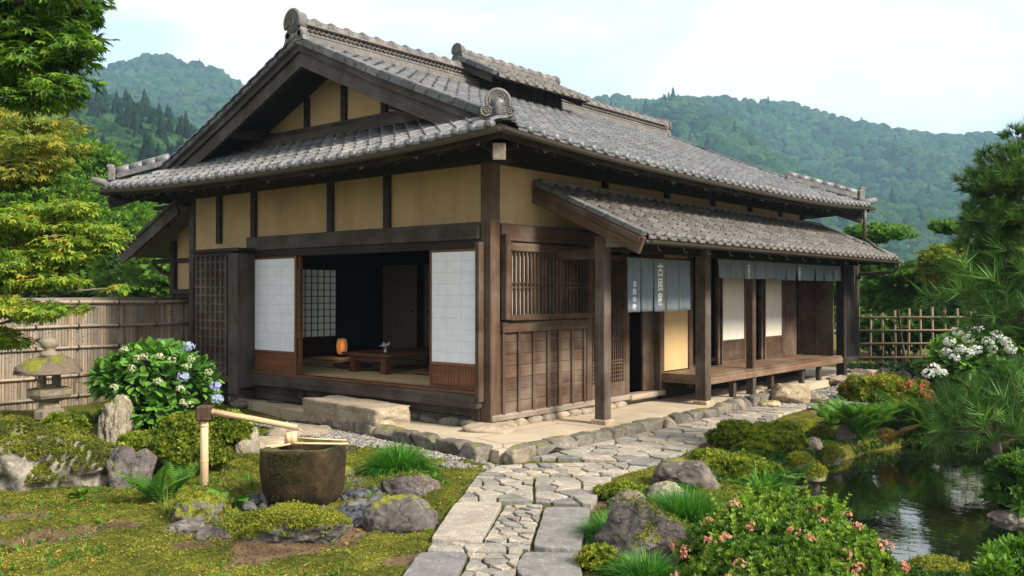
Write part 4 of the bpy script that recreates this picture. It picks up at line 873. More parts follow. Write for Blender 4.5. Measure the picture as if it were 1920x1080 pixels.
# ------------------------------------------------------------------ leaves
T_OVAL = (np.array([(0, 0, 0), (.28, .45, .05), (0, 1, -.08), (-.28, .45, .05), (0, .5, -.02)]), [(0, 1, 4), (1, 2, 4), (2, 3, 4), (3, 0, 4)])
T_NARROW = (np.array([(0, 0, 0), (.13, .5, .04), (0, 1, -.12), (-.13, .5, .04)]), [(0, 1, 2), (0, 2, 3)])
def maple_t(n=7):
    an = {7: [-128, -84, -42, 0, 42, 84, 128], 5: [-100, -48, 0, 48, 100]}[n]; rr = {7: [.42, .72, .95, 1.08, .95, .72, .42], 5: [.6, .9, 1.05, .9, .6]}[n]
    V = [(0, 0, 0)]; F = []
    for i, (a, r) in enumerate(zip(an, rr)):
        a = rad(a); h = rad(17); V += [(math.sin(a-h*1.0)*r*.56, math.cos(a-h)*r*.56, .03), (math.sin(a)*r, math.cos(a)*r, -.16*r), (math.sin(a+h*1.0)*r*.56, math.cos(a+h)*r*.56, .03)]
        k = 1+3*i; F += [(0, k, k+1), (0, k+1, k+2)]
    return np.array(V), F
T_MAPLE = maple_t(7); T_MAPLE5 = maple_t(5)
def needles_t(n=26, seed=1, w=.020, spread=.9):
    rs = np.random.RandomState(seed); V = []; F = []
    for i in range(n):
        t = rs.rand()*.45; az = rs.rand()*6.283; el = rs.uniform(.25, 1.)*spread; d = np.array([math.cos(az)*math.sin(el), math.cos(el), math.sin(az)*math.sin(el)]); o = np.array([0, t, 0])
        s_ = nrm(np.cross(d, rs.randn(3)))*w; k = len(V); V += [tuple(o-s_), tuple(o+s_), tuple(o+d*rs.uniform(.6, .85))]; F.append((k, k+1, k+2))
    return np.array(V), F
T_NEEDLE = [needles_t(26, s_, .032, 1.05) for s_ in (1, 2, 3)]; T_NEEDLE_L = [needles_t(30, s_, .017, 1.15) for s_ in (4, 5, 6)]
def rosette_t(n=6, w=.2, el=.75, seed=0):
    V = []; F = []; rs = np.random.RandomState(seed)
    for i in range(n):
        a = 6.283*i/n+rs.rand()*.7; e = el*rs.uniform(.5, 1.2); d = np.array([math.cos(a)*math.sin(e), math.sin(a)*math.sin(e), math.cos(e)]); s_ = nrm(np.cross(d, (0, 0, 1)))*w; up = np.cross(s_, d)/w; r = rs.uniform(.75, 1.1)
        k = len(V); V += [(0, 0, 0), tuple(d*.55*r+s_+up*.05), tuple(d*r-np.array([0, 0, .06])), tuple(d*.55*r-s_+up*.05)]; F += [(k, k+1, k+2), (k, k+2, k+3)]
    return np.array(V), F
T_ROS = [rosette_t(7, .17, .8, s_) for s_ in range(3)]
def frames(y, zh):
    y = nrm(y); x = nrm(np.cross(y, zh)); return x, y, np.cross(x, y)
def scatter(g, T, pos, ydir, zhint, size, rnd=None):
    if isinstance(T, list):
        k = RS.randint(0, len(T), len(pos))
        for i, t in enumerate(T):
            m_ = k == i
            if m_.any(): scatter(g, t, pos[m_], ydir[m_], zhint[m_], np.broadcast_to(size, (len(pos),))[m_], None if rnd is None else rnd[m_])
        return
    x, y, z = frames(ydir, zhint); g.inst(T[0], T[1], pos, x, y, z, np.broadcast_to(size, (len(pos),)), rnd)
def rdir(n): return nrm(RS.randn(n, 3))
def shell(n, c, r, lo=.72, rough=.25, freq=2., zmin=-.2, seed=0.):
    d = rdir(n*2); d = d[d[:, 2] > zmin][:n]; k = (lo+(1-lo)*RS.rand(len(d))**.6)*(1+rough*fbm(d*freq+seed, 3)); return np.asarray(c)+d*k[:, None]*np.asarray(r), d
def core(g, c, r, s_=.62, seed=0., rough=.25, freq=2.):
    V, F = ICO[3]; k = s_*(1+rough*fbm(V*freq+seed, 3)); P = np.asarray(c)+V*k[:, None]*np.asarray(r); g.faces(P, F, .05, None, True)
def bush(name, lumps, T, size, n, mat, label, cat='shrub', flowers=None, mode='ros', coremat='leaf_dark', zb=-.14, lo=.75, rough=.25, dirup=.5, group=None, stems=True, fr=2.2, shoots=0):
    """lumps: list of (centre, radii)"""
    c0 = np.mean([l[0] for l in lumps], 0); root = thing(name, (c0[0], c0[1], zb), label, cat, group); g = G(); cg = G()
    tot = sum((l[1][0]*l[1][1]+l[1][2]*l[1][0]) for l in lumps)
    for k, (c, r) in enumerate(lumps):
        m_ = int(n*(r[0]*r[1]+r[2]*r[0])/tot); P, d = shell(m_, c, r, lo, rough, fr, -.35, k*3.7)
        y = nrm(d*(1-dirup)+np.array([0, 0, dirup])+RS.randn(len(d), 3)*.35)
        if mode == 'ros': zz = y; yy = nrm(np.cross(zz, RS.randn(len(d), 3)))       # rosette axis = z
        else: yy = nrm(d+RS.randn(len(d), 3)*.5-np.array([0, 0, .15])); zz = nrm(d*.6+np.array([0, 0, .8])+RS.randn(len(d), 3)*.25)
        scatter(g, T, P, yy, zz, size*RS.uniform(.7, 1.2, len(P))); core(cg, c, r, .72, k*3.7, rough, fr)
    for i in range(shoots):
        c, r = lumps[RS.randint(len(lumps))]; d = nrm(RS.randn(3)*np.array([1, 1, .3])+np.array([0, 0, .9])); p = np.asarray(c)+d*np.asarray(r)*.95; ax = nrm(d*.3+np.array([0, 0, 1])+RS.randn(3)*.25); hh = RS.uniform(.05, .15); m_ = 5
        q = p+ax*np.linspace(0, hh, m_)[:, None]; zz = nrm(ax+RS.randn(m_, 3)*.1); scatter(g, T, q, nrm(np.cross(zz, RS.randn(m_, 3))), zz, size*np.linspace(1.1, .75, m_), np.full(m_, RS.uniform(.6, 1)))
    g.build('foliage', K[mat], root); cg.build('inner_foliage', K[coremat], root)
    if stems:
        sg = G()
        for k in range(6): 
            l = lumps[k % len(lumps)]; sg.tube([np.array([c0[0]+RS.randn()*.04, c0[1]+RS.randn()*.04, zb-.05]), (np.array([c0[0], c0[1], zb])+np.asarray(l[0]))/2+RS.randn(3)*.03, np.asarray(l[0])+RS.randn(3)*.05], [.02, .015, .008], 6)
        sg.build('stem', K['bark'], root)
    return root
def blossoms(root, lumps, n, r, mat, name='flower', n_pet=24, seed=0, facing=None, pts=None, rough=.2, freq=2.2, squash=.75):
    rs = np.random.RandomState(seed); PT_ = rosette_t(5, .32, 1.35, 3)
    for i in range(n if pts is None else len(pts)):
        if pts is None:
            k = rs.randint(len(lumps)); c, R_ = lumps[k]
            for _ in range(50):
                d = nrm(rs.randn(3)); 
                if d[2] > .05 and d@nrm(CAMP-np.asarray(c)) > .05: break
            p = np.asarray(c)+d*np.asarray(R_)*(1.06*(1+rough*fbm((d*freq+k*3.7)[None], 3)[0]))
        else: p = pts[i]; d = nrm(CAMP-p+np.array([0, 0, 2.]))
        g = G(); dd = nrm(rs.randn(n_pet, 3)); dd = np.where((dd@d)[:, None] < -.3, -dd, dd); q = p+dd*r*rs.uniform(.75, 1, (n_pet, 1))*np.array([1, 1, squash])
        x, y, z = frames(np.cross(dd, rs.randn(n_pet, 3)), dd); g.inst(PT_[0], PT_[1], q, x, y, z, np.full(n_pet, r*.42), rs.rand(n_pet)); g.build(name, K[mat], root, loc=tuple(p))
def grass(name, c, R_, n, h, label, mat='grass', lean=.5, w=.006, zb=None, group=None, cat='grass tuft', dry=0):
    c = np.asarray(c, float); root = thing(name, tuple(c), label, cat, group)
    for mt, nn in ((mat, int(n*(1-dry))), ('grass_dry', int(n*dry))):
        if not nn: continue
        a = RS.rand(nn)*6.283; r = np.sqrt(RS.rand(nn)); base = c+np.stack([np.cos(a)*r*R_[0]*.6, np.sin(a)*r*R_[1]*.6, np.zeros(nn)], 1)
        out = np.stack([np.cos(a+RS.randn(nn)*.5), np.sin(a+RS.randn(nn)*.5), np.zeros(nn)], 1); ln = h*RS.uniform(.55, 1.15, nn)*(1-.25*r); le = lean*(.3+r)*RS.uniform(.4, 1.4, nn)
        side = nrm(np.cross(out, (0, 0, 1.))+RS.randn(nn, 3)*.3); side[:, 2] *= .2; V = []; ws = (1, .9, .62, .08); ts = (0, .38, .74, 1.)
        for t, wk in zip(ts, ws):
            th = le*t*1.1; p = base+out*(ln*t*np.sin(th))[:, None]+np.array([0, 0, 1])*(ln*t*np.cos(th))[:, None]; p[:, 2] -= .03; V += [p-side*w*wk, p+side*w*wk]
        V = np.stack(V, 1); F = np.array([(0, 1, 3, 2), (2, 3, 5, 4), (4, 5, 7, 6)]); g = G(); g.raw(V.reshape(-1, 3), (F.ravel()[None]+np.arange(nn)[:, None]*8).ravel(), np.full(nn*3, 4), np.repeat(RS.rand(nn), 8)); g.build('blades' if mt == mat else 'dry_blades', K[mt], root)
    return root
def fern(c, n, ln, label, mat='fern', lean=1.0, group=None, az=None, name='fern'):
    c = np.asarray(c, float); root = thing(name, tuple(c), label, 'fern', group); g = G(); sg = G()
    for i in range(n):
        a = (RS.rand()*6.283) if az is None else RS.uniform(*az); L_ = ln*RS.uniform(.7, 1.1); le = lean*RS.uniform(.6, 1.2); o = np.array([math.cos(a), math.sin(a), 0]); N_ = 18; P = []
        for t in np.linspace(0, 1, N_): th = .25+le*t*1.1; P.append((P[-1]+(o*math.sin(th)+np.array([0, 0, math.cos(th)]))*L_/N_) if P else c+o*.02)
        P = np.array(P); sg.tube(P, np.linspace(.004, .0015, N_), 4, .6); T_ = nrm(np.gradient(P, axis=0)); sd_ = nrm(np.cross(T_, np.cross(o, (0, 0, 1.))*0+np.array([0, 0, 1.])))
        wd = L_*.24*np.sin(np.linspace(.35, 3.05, N_))**.8
        for q in (-1, 1):
            y = nrm(sd_*q+T_*.45-np.array([0, 0, .12])); up = np.cross(sd_, T_); idx = np.arange(2, N_); x_, y_, z_ = frames(y[idx], up[idx]); g.inst(T_NARROW[0], T_NARROW[1], P[idx], x_, y_, z_, wd[idx], np.full(len(idx), RS.rand()))
    g.build('fronds', K[mat], root); sg.build('stalks', K['leaf_mid'], root); return root
def broad(c, n, ln, label, mat='leaf_mid', lean=.7, name='broadleaf_plant', wscale=1.5, cat='plant', T=None, group=None):
    c = np.asarray(c, float); root = thing(name, tuple(c), label, cat, group); g = G(); T0 = (np.array([(0, 0, 0), (.2*wscale, .3, .03), (.24*wscale, .55, .02), (.1*wscale, .85, -.06), (0, 1, -.14), (-.1*wscale, .85, -.06), (-.24*wscale, .55, .02), (-.2*wscale, .3, .03), (0, .5, -.03)]), [(0, 1, 8), (1, 2, 8), (2, 3, 8), (3, 4, 8), (4, 5, 8), (5, 6, 8), (6, 7, 8), (7, 0, 8)])
    a = RS.rand(n)*6.283; r = RS.rand(n); o = np.stack([np.cos(a), np.sin(a), np.zeros(n)], 1); P = c+o*(r*ln*1.1)[:, None]+np.array([0, 0, 1])*(ln*.9*RS.rand(n)*(1.1-r*.6))[:, None]
    scatter(g, T0 if T is None else T, P, nrm(o+np.array([0, 0, .25])+RS.randn(n, 3)*.25), np.broadcast_to(np.array([0, 0, 1.]), (n, 3))+RS.randn(n, 3)*.2, ln*RS.uniform(.5, .9, n)); g.build('foliage', K[mat], root); sg = G()
    for k in range(min(n, 14)): sg.tube([c, (c+P[k])/2+(0, 0, .03), P[k]], .004, 4)
    sg.build('stems', K['leaf_mid'], root); return root
# ================================================================== LEFT GARDEN
fwv = nrm(CF*np.array([1, 1, 0]))
big, bc, bV = rock(75, 928, 1.25, .56, .85, 'stone_white', 'large pale pitted boulder under a thick moss cap at the left edge', 6, amp=.42, z=-.15, boxy=.2)
def mosscap(rk, V, n, thr=.55, mats='moss_sprig', size=.014, keep=None, nm='moss_cap'):
    me = rk.data; co = np.zeros(len(me.vertices)*3); me.vertices.foreach_get('co', co); co = co.reshape(-1, 3); no = np.zeros_like(co).ravel(); me.vertices.foreach_get('normal', no); no = no.reshape(-1, 3)
    co = co+np.array(rk.get('_w')); k = (no[:, 2]+.35*fbm(co*4, 3) > thr)
    if keep is not None: k &= keep(co)
    id_ = np.where(k)[0]
    if not len(id_): return
    i = id_[RS.randint(0, len(id_), n)]; g = G(); P = co[i]+RS.randn(n, 3)*.010+no[i]*(RS.rand(n, 1)*.008+.02*np.maximum(0, fbm(co[i]*9, 2))[:, None]); zz = nrm(no[i]+RS.randn(n, 3)*.35); scatter(g, T_MOSS, P, nrm(np.cross(zz, RS.randn(n, 3))), zz, size*RS.uniform(.6, 1.3, n)); g.build(nm, K[mats], rk)
T_MOSS = [rosette_t(4, .22, .8, s_) for s_ in (7, 8)]
mosscap(big, bV, 60000, -.25, size=.013, keep=lambda c: (c[:, 2] > -.02)&(((c-bc)@fwv > -.12)|((c-bc)@CR > .16+.12*fbm(c*5, 2))|(c[:, 2]+.05*fbm(c*7, 2) > .19)))
o, c, V = rock(247, 925, .42, .36, .36, 'stone_purple', 'grey angular rock leaning against the moss-capped boulder', 12, amp=.3)
o, c, V = rock(250, 880, .75, .24, .4, 'stone_grey', 'flat grey rock behind the angular rock, at the foot of the upright rock', 14, amp=.25); 
o, c, V = rock(218, 838, .36, .56, .32, 'stone_pale', 'upright pale craggy rock standing in front of the white hydrangea', 23, amp=.45, sub=5, boxy=.3)
o, c, V = rock(452, 868, .34, .44, .3, 'stone_pale', 'pale rock half hidden behind the yellow-green moss shrub', 31, amp=.3); 
o, c, V = rock(372, 985, .44, .20, .34, 'stone_moss', 'small mossy rock at the foot of the bamboo spout post', 37); mosscap(o, V, 1500, .5)
o, c, V = rock(405, 1016, .25, .08, .2, 'stone_purple', 'low flat grey rock in the moss nearest the camera left of the basin', 39, boxy=.4)
o, c, V = rock(345, 1008, .32, .10, .2, 'stone_grey', 'low lichen-spotted rock in the moss beside the fern', 41)
o, c, V = rock(548, 1020, .86, .22, .5, 'stone_moss', 'wide mound of rock covered in yellow moss in front of the stone basin', 43, amp=.25); mosscap(o, V, 13000, .35)
o, c, V = rock(755, 1000, .60, .23, .46, 'stone_purple', 'smooth grey-purple boulder beside the path, right of the river stones', 47, amp=.14, cuts=8, sub=5)
o, c, V = rock(765, 940, .56, .20, .38, 'stone_purple', 'grooved grey rock at the foot of the green grass tuft', 53, amp=.22); mosscap(o, V, 500, .75, 'moss_sprig')
o, c, V = rock(455, 905, .55, .24, .4, 'stone_mossy_heavy', 'mossy mound between the bamboo spout and the basin', 59, z=-.2); mosscap(o, V, 5000, .1)
o, c, V = rock(640, 900, .26, .12, .2, 'stone_moss', 'small mossy stone just behind the right side of the basin', 63)
for k, (px, py, w, h, d, lb) in enumerate([(490, 845, .7, .08, .45, 'flat grey flagstone in the moss below the bamboo spout tip'), (430, 800, .8, .1, .5, 'broad flat stone between the hydrangea and the long stepping stone'), (560, 822, .75, .1, .42, 'flat pale stone next to the front of the long stepping stone'), (470, 770, .6, .08, .4, 'flat stone lying close to the house under the shutter box')]):
    g = G(); c = gp(px, py-12, -.08); rockgeo(g, c, (w/2, d/2, h/2+.03), 70+k, 4, .14, 1.4, .9, YAW+.2, boxy=.55, cuts=3); g.build('flat_stone', K['stone_grey' if k % 2 else 'stone_tan'], loc=(c[0], c[1], -.12), label=lb, cat='stone')
for k, (px, py) in enumerate([(372, 752), (410, 748), (452, 752), (490, 756), (520, 762)]):
    g = G(); c = gp(px, py, -.06); rockgeo(g, c, (.2, .11, .09), 170+k, 4, .16, boxy=.5, cuts=3); g.build('foundation_rock', K['stone_grey'], loc=(c[0], c[1], -.12), label='dull grey foundation rock in the row under the left front of the house', cat='stone', group='foundation rocks below the shutter box')
# long stepping stone
g = G(); c = np.array([-1.92, -.42, .07]); V, F = ICO[5]; V = V.copy(); V = V/np.maximum(np.abs(V).max(1, keepdims=True), 1e-6)
V = V*(1+.035*fbm(V*2.2+9, 5))[:, None]; V = V*np.array([.80, .27, .155]); ca, sa = math.cos(-.10), math.sin(-.10); V = np.stack([V[:, 0]*ca-V[:, 1]*sa, V[:, 0]*sa+V[:, 1]*ca, V[:, 2]], 1)+c
g.faces(V, F, .5, None, True); g.build('stepping_stone', K['stone_tan'], loc=(c[0], c[1], -.08), label='long rectangular stepping stone in front of the open shoji room', cat='stone')
# stone lantern
LP = gp(92, 792, -.12); LP[2] = -.08; LN = thing('stone_lantern', tuple(LP), 'old stone garden lantern with a broad rough cap in front of the bamboo fence', 'lantern'); rot = YAW+.5
def lat(nm, prof, n=6, mat='stone_lantern', sm=False, r=0, dz=0, jig=.012, seed=0):
    g = G(); g.lathe(prof, LP+np.array([0, 0, dz]), n, .5, sm, rot=rot+r); V = g.V[-1]; g.V[-1] = V+nrm(V-LP)*fbm(V*9+seed, 3)[:, None]*jig; return g.build(nm, K[mat], LN)
lat('base', [(.16, 0), (.19, .02), (.19, .12), (.14, .15), (.13, .24)], 8, jig=.02); lat('platform', [(.15, .24), (.26, .30), (.28, .34), (.28, .40), (.2, .42)], 8, jig=.02)
g = G(); 
for k in range(4):
    a = rot+math.pi/4+k*math.pi/2; x = np.array([math.cos(a), math.sin(a), 0]); c = LP+x*.12+(0, 0, .0); g.beam(c+(0, 0, .415), c+(0, 0, .64), .085, .085, up=tuple(x), bev=.012)
g.beam(LP+(0, 0, .41), LP+(0, 0, .46), .23, .23, up=(math.cos(rot), math.sin(rot), 0), bev=.01); g.beam(LP+(0, 0, .585), LP+(0, 0, .64), .245, .245, up=(math.cos(rot), math.sin(rot), 0), bev=.01); g.build('fire_box', K['stone_lantern'], LN)
g = G(); V, F = ICO[4]; kk = 1+.10*fbm(V*2.4+5, 5); P = V*kk[:, None]; P[:, 2] = np.where(P[:, 2] < 0, P[:, 2]*.25, np.abs(P[:, 2])**1.5); rr_ = np.hypot(P[:, 0], P[:, 1]); P = P*np.array([.43, .43, .2]); P[:, 2] -= rr_**3*.03; g.faces(P+LP+np.array([0, 0, .66]), F, .4, None, True); g.build('cap', K['stone_roof'], LN)
lat('finial', [(.05, .80), (.11, .84), (.12, .88), (.08, .91), (.06, .93), (.10, .96), (.115, 1.0), (.10, 1.05), (.05, 1.08), (.005, 1.09)], 14, sm=True, jig=.01)
# bamboo fence left
FX = -6.85; FN = thing('bamboo_fence', (FX, -2.8, -.1), 'weathered split-bamboo screen fence running left from the house', 'fence'); g = G()
y = -6.4; k = 0
while y < .18:
    w = RS.uniform(.035, .055); z1 = 1.44+RS.uniform(-.02, .015); q = RS.rand(); x = FX+RS.uniform(-.006, .006); zs = sorted([0, z1+.1]+list(RS.uniform(.15, 1.4, 3)))
    g.beam((x, y+w/2, -.1), (x, y+w/2, z1), w-.003, .022, up=(1, 0, 0), bev=.008, rnd=q)
    for z in zs[1:-1]: g.beam((x+.004, y+w/2, z), (x+.004, y+w/2, z+.012), w, .026, up=(1, 0, 0), bev=.003, rnd=q*.3)
    y += w
g.build('slats', K['bamboo_fence'], FN)
for z, r in ((1.46, .045), (1.10, .032), (.78, .032), (.36, .032), (.05, .032)):
    for s_ in (1, -1):
        g = G(); ys_ = np.arange(-6.4, .25, .33); P = [(FX+s_*.035, q, z+.006*math.sin(q*3)) for q in ys_]; g.tube(P, r*.72 if z < 1.4 else .03, 8)
        for q in ys_[1:-1]: g.tube([(FX+s_*.035, q-.008, z+.006*math.sin(q*3)), (FX+s_*.035, q+.008, z+.006*math.sin(q*3))], r*.8 if z < 1.4 else .034, 8, .1)
        g.build('rail', K['bamboo_fence'], FN)
g = G(); g.tube([(FX, -6.4, 1.495), (FX, .2, 1.495)], .036, 8); g.build('top_rail', K['bamboo_fence'], FN)
for q in np.arange(-6.0, .2, .62):
    for z in (1.46, 1.10, .78, .36, .05): g = G(); g.tube([(FX+.035, q, z), (FX+.075, q+.006, z+.012), (FX+.07, q, z-.02), (FX+.03, q-.004, z-.035)], .008, 5); g.tube([(FX+.035+.034*math.cos(a), q, z+.034*math.sin(a)) for a in np.linspace(-1.6, 1.6, 7)], .009, 5); g.build('rope_tie', K['iron'], FN)
# stone basin, spout, ladle
BC = (gp(500, 963, -.14)+gp(640, 958, -.14))/2; fw = nrm(np.array([BC[0]-CAMP[0], BC[1]-CAMP[1], 0.])); BC = BC+fw*.24; BC[2] = -.14
BS = thing('stone_water_basin', tuple(BC), 'dark mossy round stone basin filled with water', 'basin'); g = G(); n = 72; rings = []; prof = [(.20, 0), (.27, .04), (.315, .14), (.335, .30), (.335, .42), (.33, .47), (.315, .485), (.25, .487), (.225, .48), (.205, .44), (.15, .34), (.02, .33)]
for (r, z) in prof:
    a = np.arange(n)*2*math.pi/n; k = 1+.055*np.cos(4*a+.9)+.025*np.cos(7*a+1)+.035*fbm(np.stack([np.cos(a)*2, np.sin(a)*2, np.full(n, z*3)], 1), 4)
    if z > .4 and r < .26: k = 1+.10*np.cos(2*a)
    b = 1.0; zz = z+.008*fbm(np.stack([np.cos(a)*r*8, np.sin(a)*r*8, np.zeros(n)], 1), 3); rings.append(np.stack([BC[0]+r*k*np.cos(a)*b, BC[1]+r*k*np.sin(a)*b, BC[2]+zz], 1))
V = np.concatenate(rings); m_ = len(prof); F = [(i*n+k, i*n+(k+1) % n, (i+1)*n+(k+1) % n, (i+1)*n+k) for i in range(m_-1) for k in range(n)]+[tuple((m_-1)*n+k for k in range(n))]; g.faces(V, F, .5, None, True); bo = g.build('bowl', K['stone_basin'], BS); bV = V; bF = np.arctan2((bV-BC)@fw, (bV-BC)@CR); sel = np.where((bV[:, 2] > BC[2]+.08)&(bV[:, 2] < BC[2]+.46)&(np.hypot(*(bV-BC)[:, :2].T) > .24)&(np.abs(bF+1.75+.2*np.sin(bV[:, 2]*9)) < .55))[0]; bn = nrm((bV-BC)*np.array([1, 1, 0])); i_ = sel[RS.randint(0, len(sel), 2600)]; tj = nrm(np.cross(bn[i_], (0, 0, 1.))); Pm = bV[i_]+tj*RS.uniform(-.03, .03, (2600, 1))+np.array([0, 0, 1])*RS.uniform(-.05, .05, (2600, 1))-bn[i_]*.003; Pm = Pm[fbm(Pm*14, 3) > -.05]; zz = nrm(nrm((Pm-BC)*np.array([1, 1, 0]))+RS.randn(len(Pm), 3)*.4); mg = G()
MOSS_BOWL = (mg, Pm, zz, bo)
g = G(); g.lathe([(.01, .0), (.222, .0), (.222, .004)], BC+(0, 0, .455), 32); g.build('water', K['basin_water'], BS)
bt = BC[2]+.487; side = CR; 
LD = thing('bamboo_ladle', tuple(BC+fw*-.05+side*-.2+(0, 0, .487)), 'bamboo ladle resting on the rim of the stone basin', 'ladle'); g = G(); cc = BC+side*-.11+fw*.06+(0, 0, .487)
g.tube([cc+(0, 0, .012), cc+(0, 0, .105)], .052, 20, .5, True); g.tube([cc+(0, 0, .100), cc+(0, 0, .1065)], .046, 20, .1, True); g.build('cup', K['bamboo_pale'], LD)
g = G(); g.tube([cc+(side*.03)+(0, 0, .06), cc+side*.2+fw*.02+(0, 0, .045), cc+side*.46+fw*.05+(0, 0, .028)], .008, 6); g.build('handle', K['bamboo_pale'], LD)
for k, (a, b, lb) in enumerate([((-.27, -.16), (-.02, .12), 'short bamboo stick lying across the left of the basin rim'), ((-.24, .05), (.36, .0), 'long thin bamboo stick laid across the back of the basin rim'), ((-.31, -.12), (-.06, .15), 'second short bamboo stick beside the ladle cup on the basin')]):
    g = G(); p = BC+side*a[0]+fw*a[1]+(0, 0, .50); q = BC+side*b[0]+fw*b[1]+(0, 0, .50+.004*k); g.tube([p, q], .009, 6); g.build('bamboo_stick', K['bamboo_pale'], loc=tuple(p), label=lb, cat='bamboo stick')
KP = gp(383, 922, -.14); KT = KP.copy(); dz = FPX; KT[2] = CAMP[2]-(775-548)/FPX*((KP-CAMP)@CF); SP = thing('bamboo_spout', tuple(KP), 'pale bamboo water spout with a wooden block on an upright bamboo post', 'water spout')
g = G(); hgt = KT[2]-KP[2]; g.tube([KP-(0, 0, .1), KP+(0, 0, hgt*.42), KT], [.037, .035, .034], 14); 
for t in (.40, .85): g.tube([KP+(0, 0, hgt*t-.006), KP+(0, 0, hgt*t), KP+(0, 0, hgt*t+.006)], [.036, .040, .036], 14, .1)
g.build('post', K['bamboo_pale'], SP); sdir = nrm(np.array([.80, .60, 0.])); sdir = nrm(CR*1.+CF*np.array([1, 1, 0])*.05)
g = G(); g.beam(KT+(0, 0, -.055)-sdir*.0, KT+(0, 0, .075), .125, .12, up=tuple(sdir), bev=.012); g.build('block', K['wood_warm'], SP)
g = G(); a = KT+sdir*.06+(0, 0, .02); b = KT+sdir*.80+CF*.02+(0, 0, -.125); g.tube([a, (a+b)/2+(0, 0, .004), b], [.027, .026, .025], 14); dr = nrm(b-a)
for t in (.02, .5): g.tube([a+(b-a)*(t-.006), a+(b-a)*t, a+(b-a)*(t+.006)], [.027, .031, .027], 14, .1)
g.tube([b+(0, 0, -.012), b+dr*.07+(0, 0, -.03)], [.012, .004], 6, .1); g.build('pipe', K['bamboo_pale'], SP)
mg, Pm, zz, bo = MOSS_BOWL; scatter(mg, T_MOSS, Pm, nrm(np.cross(zz, RS.randn(len(Pm), 3))), zz, .011*RS.uniform(.5, 1.3, len(Pm))); mg.build('moss_patch', K['moss_dull'], bo)
# river stones round the basin
k = 0
for i in range(400):
    a = RS.rand()*6.283; r = RS.uniform(.30, .62); p = BC+np.array([math.cos(a)*r, math.sin(a)*r, 0])+side*.14-fw*.05
    if ((p-BC)@fw) > .22: continue
    w = RS.uniform(.026, .06); 
    if k >= 70: break
    g = G(); rockgeo(g, (p[0], p[1], -.115+w*.3), (w*1.2, w, w*.8), 500+i, 3, .2, 1.3, 2, RS.rand()*3, boxy=.3, cuts=7); g.build('river_stone', K['river_stone'], loc=(p[0], p[1], -.13), label='blue-grey river stone in the bed of small stones round the basin', cat='stone', group='river stones round the basin'); k += 1
# gravel strips
def gravel(poly, n, size, mat, z, name='gravel'):
    P = np.array(poly); lo, hi = P.min(0), P.max(0); X_ = lo[0]+(hi[0]-lo[0])*RS.rand(n*6); Y_ = lo[1]+(hi[1]-lo[1])*RS.rand(n*6); k_ = pdist(X_, Y_, poly) < 0; X_, Y_ = X_[k_][:n], Y_[k_][:n]; m_ = len(X_); V, F = ICO[2]; V = V*(1+.18*fbm(V*1.3, 3))[:, None]*np.array([1, .8, .55])
    y = np.stack([RS.randn(m_), RS.randn(m_), RS.randn(m_)*.25], 1); zh = np.array([0, 0, 1.])+RS.randn(m_, 3)*.25; x_, y_, z_ = frames(y, zh); g = G(); g.inst(V, F, np.stack([X_, Y_, z+RS.rand(m_)*.02], 1), x_, y_, z_, size*RS.uniform(.5, 1.25, m_), None, True); g.build(name, K[mat], kind='stuff', label='pale gravel beside the kerb stones', cat='gravel')
gravel([(-3.6, -.75), (-2.3, -.66), (-.4, -.95), (1.0, -1.18), (1.28, -1.25), (1.1, -1.55), (.2, -1.55), (-.8, -1.35), (-2.2, -1.15), (-3.4, -1.1)], 5200, .021, 'pebble', -.115)
gravel([(1.12, 5.3), (1.9, 5.1), (2.3, 6.0), (2.1, 9.5), (1.0, 9.6), (.95, 6.1)], 4200, .032, 'pebble', -.11)
gravel([tuple(gp(a, b)[:2]) for a, b in ((640, 960), (650, 890), (700, 905), (720, 950), (690, 985), (600, 990))], 500, .03, 'river_stone', -.13)
# ------------------------------------------------------------------ left plants
def gpz(px, py, z=-.13): c = gp(px, py, z); return c
def lump(px, py, dep, rx, rz, ry=None): c = dp(px, py, dep); return (c, (rx, ry or rx, rz))
# hydrangea with white and blue heads
hl = [lump(290, 715, 11.0, .52, .46), lump(228, 718, 11.1, .32, .30), lump(350, 730, 10.9, .34, .36), lump(295, 775, 10.8, .40, .26)]
T_HY = (np.array([(0, 0, 0), (.3, .25, .06), (.36, .55, .03), (.15, .88, -.05), (0, 1.02, -.12), (-.15, .88, -.05), (-.36, .55, .03), (-.3, .25, .06), (0, .5, -.03)]), [(0, 1, 8), (1, 2, 8), (2, 3, 8), (3, 4, 8), (4, 5, 8), (5, 6, 8), (6, 7, 8), (7, 0, 8)])
hb = bush('hydrangea', hl, T_HY, .125, 1900, 'leaf_hydrangea', 'big-leaved hydrangea with cream and a few blue flower heads before the bamboo fence', 'hydrangea', mode='leaf', lo=.8, rough=.12)
blossoms(hb, hl, 0, .048, 'petal_cream', 'cream_flower_head', 22, pts=[dp(a, b, 10.38) for a, b in ((233, 655), (258, 672), (300, 668), (247, 690), (322, 675), (352, 686), (214, 727), (296, 715), (338, 729), (345, 755), (392, 698), (360, 672), (330, 790), (356, 758), (272, 668))])
blossoms(hb, hl, 0, .065, 'petal_blue', 'blue_flower_head', 34, pts=[dp(a, b, 10.4) for a, b in ((344, 706), (354, 650), (404, 724), (407, 748))])
bush('low_shrub', [lump(360, 815, 8.9, .30, .22), lump(420, 810, 8.8, .22, .20), lump(380, 852, 8.6, .28, .16), lump(325, 842, 8.7, .20, .14)], T_ROS, .042, 5200, 'leaf_yellowish', 'low fine-leaved yellow-green shrub behind the bamboo spout post')
bush('low_shrub', [lump(268, 838, 8.9, .22, .13), lump(120, 800, 9.6, .2, .12)], T_ROS, .06, 900, 'leaf_yellowish', 'small olive shrub tuft beside the upright pale rock')
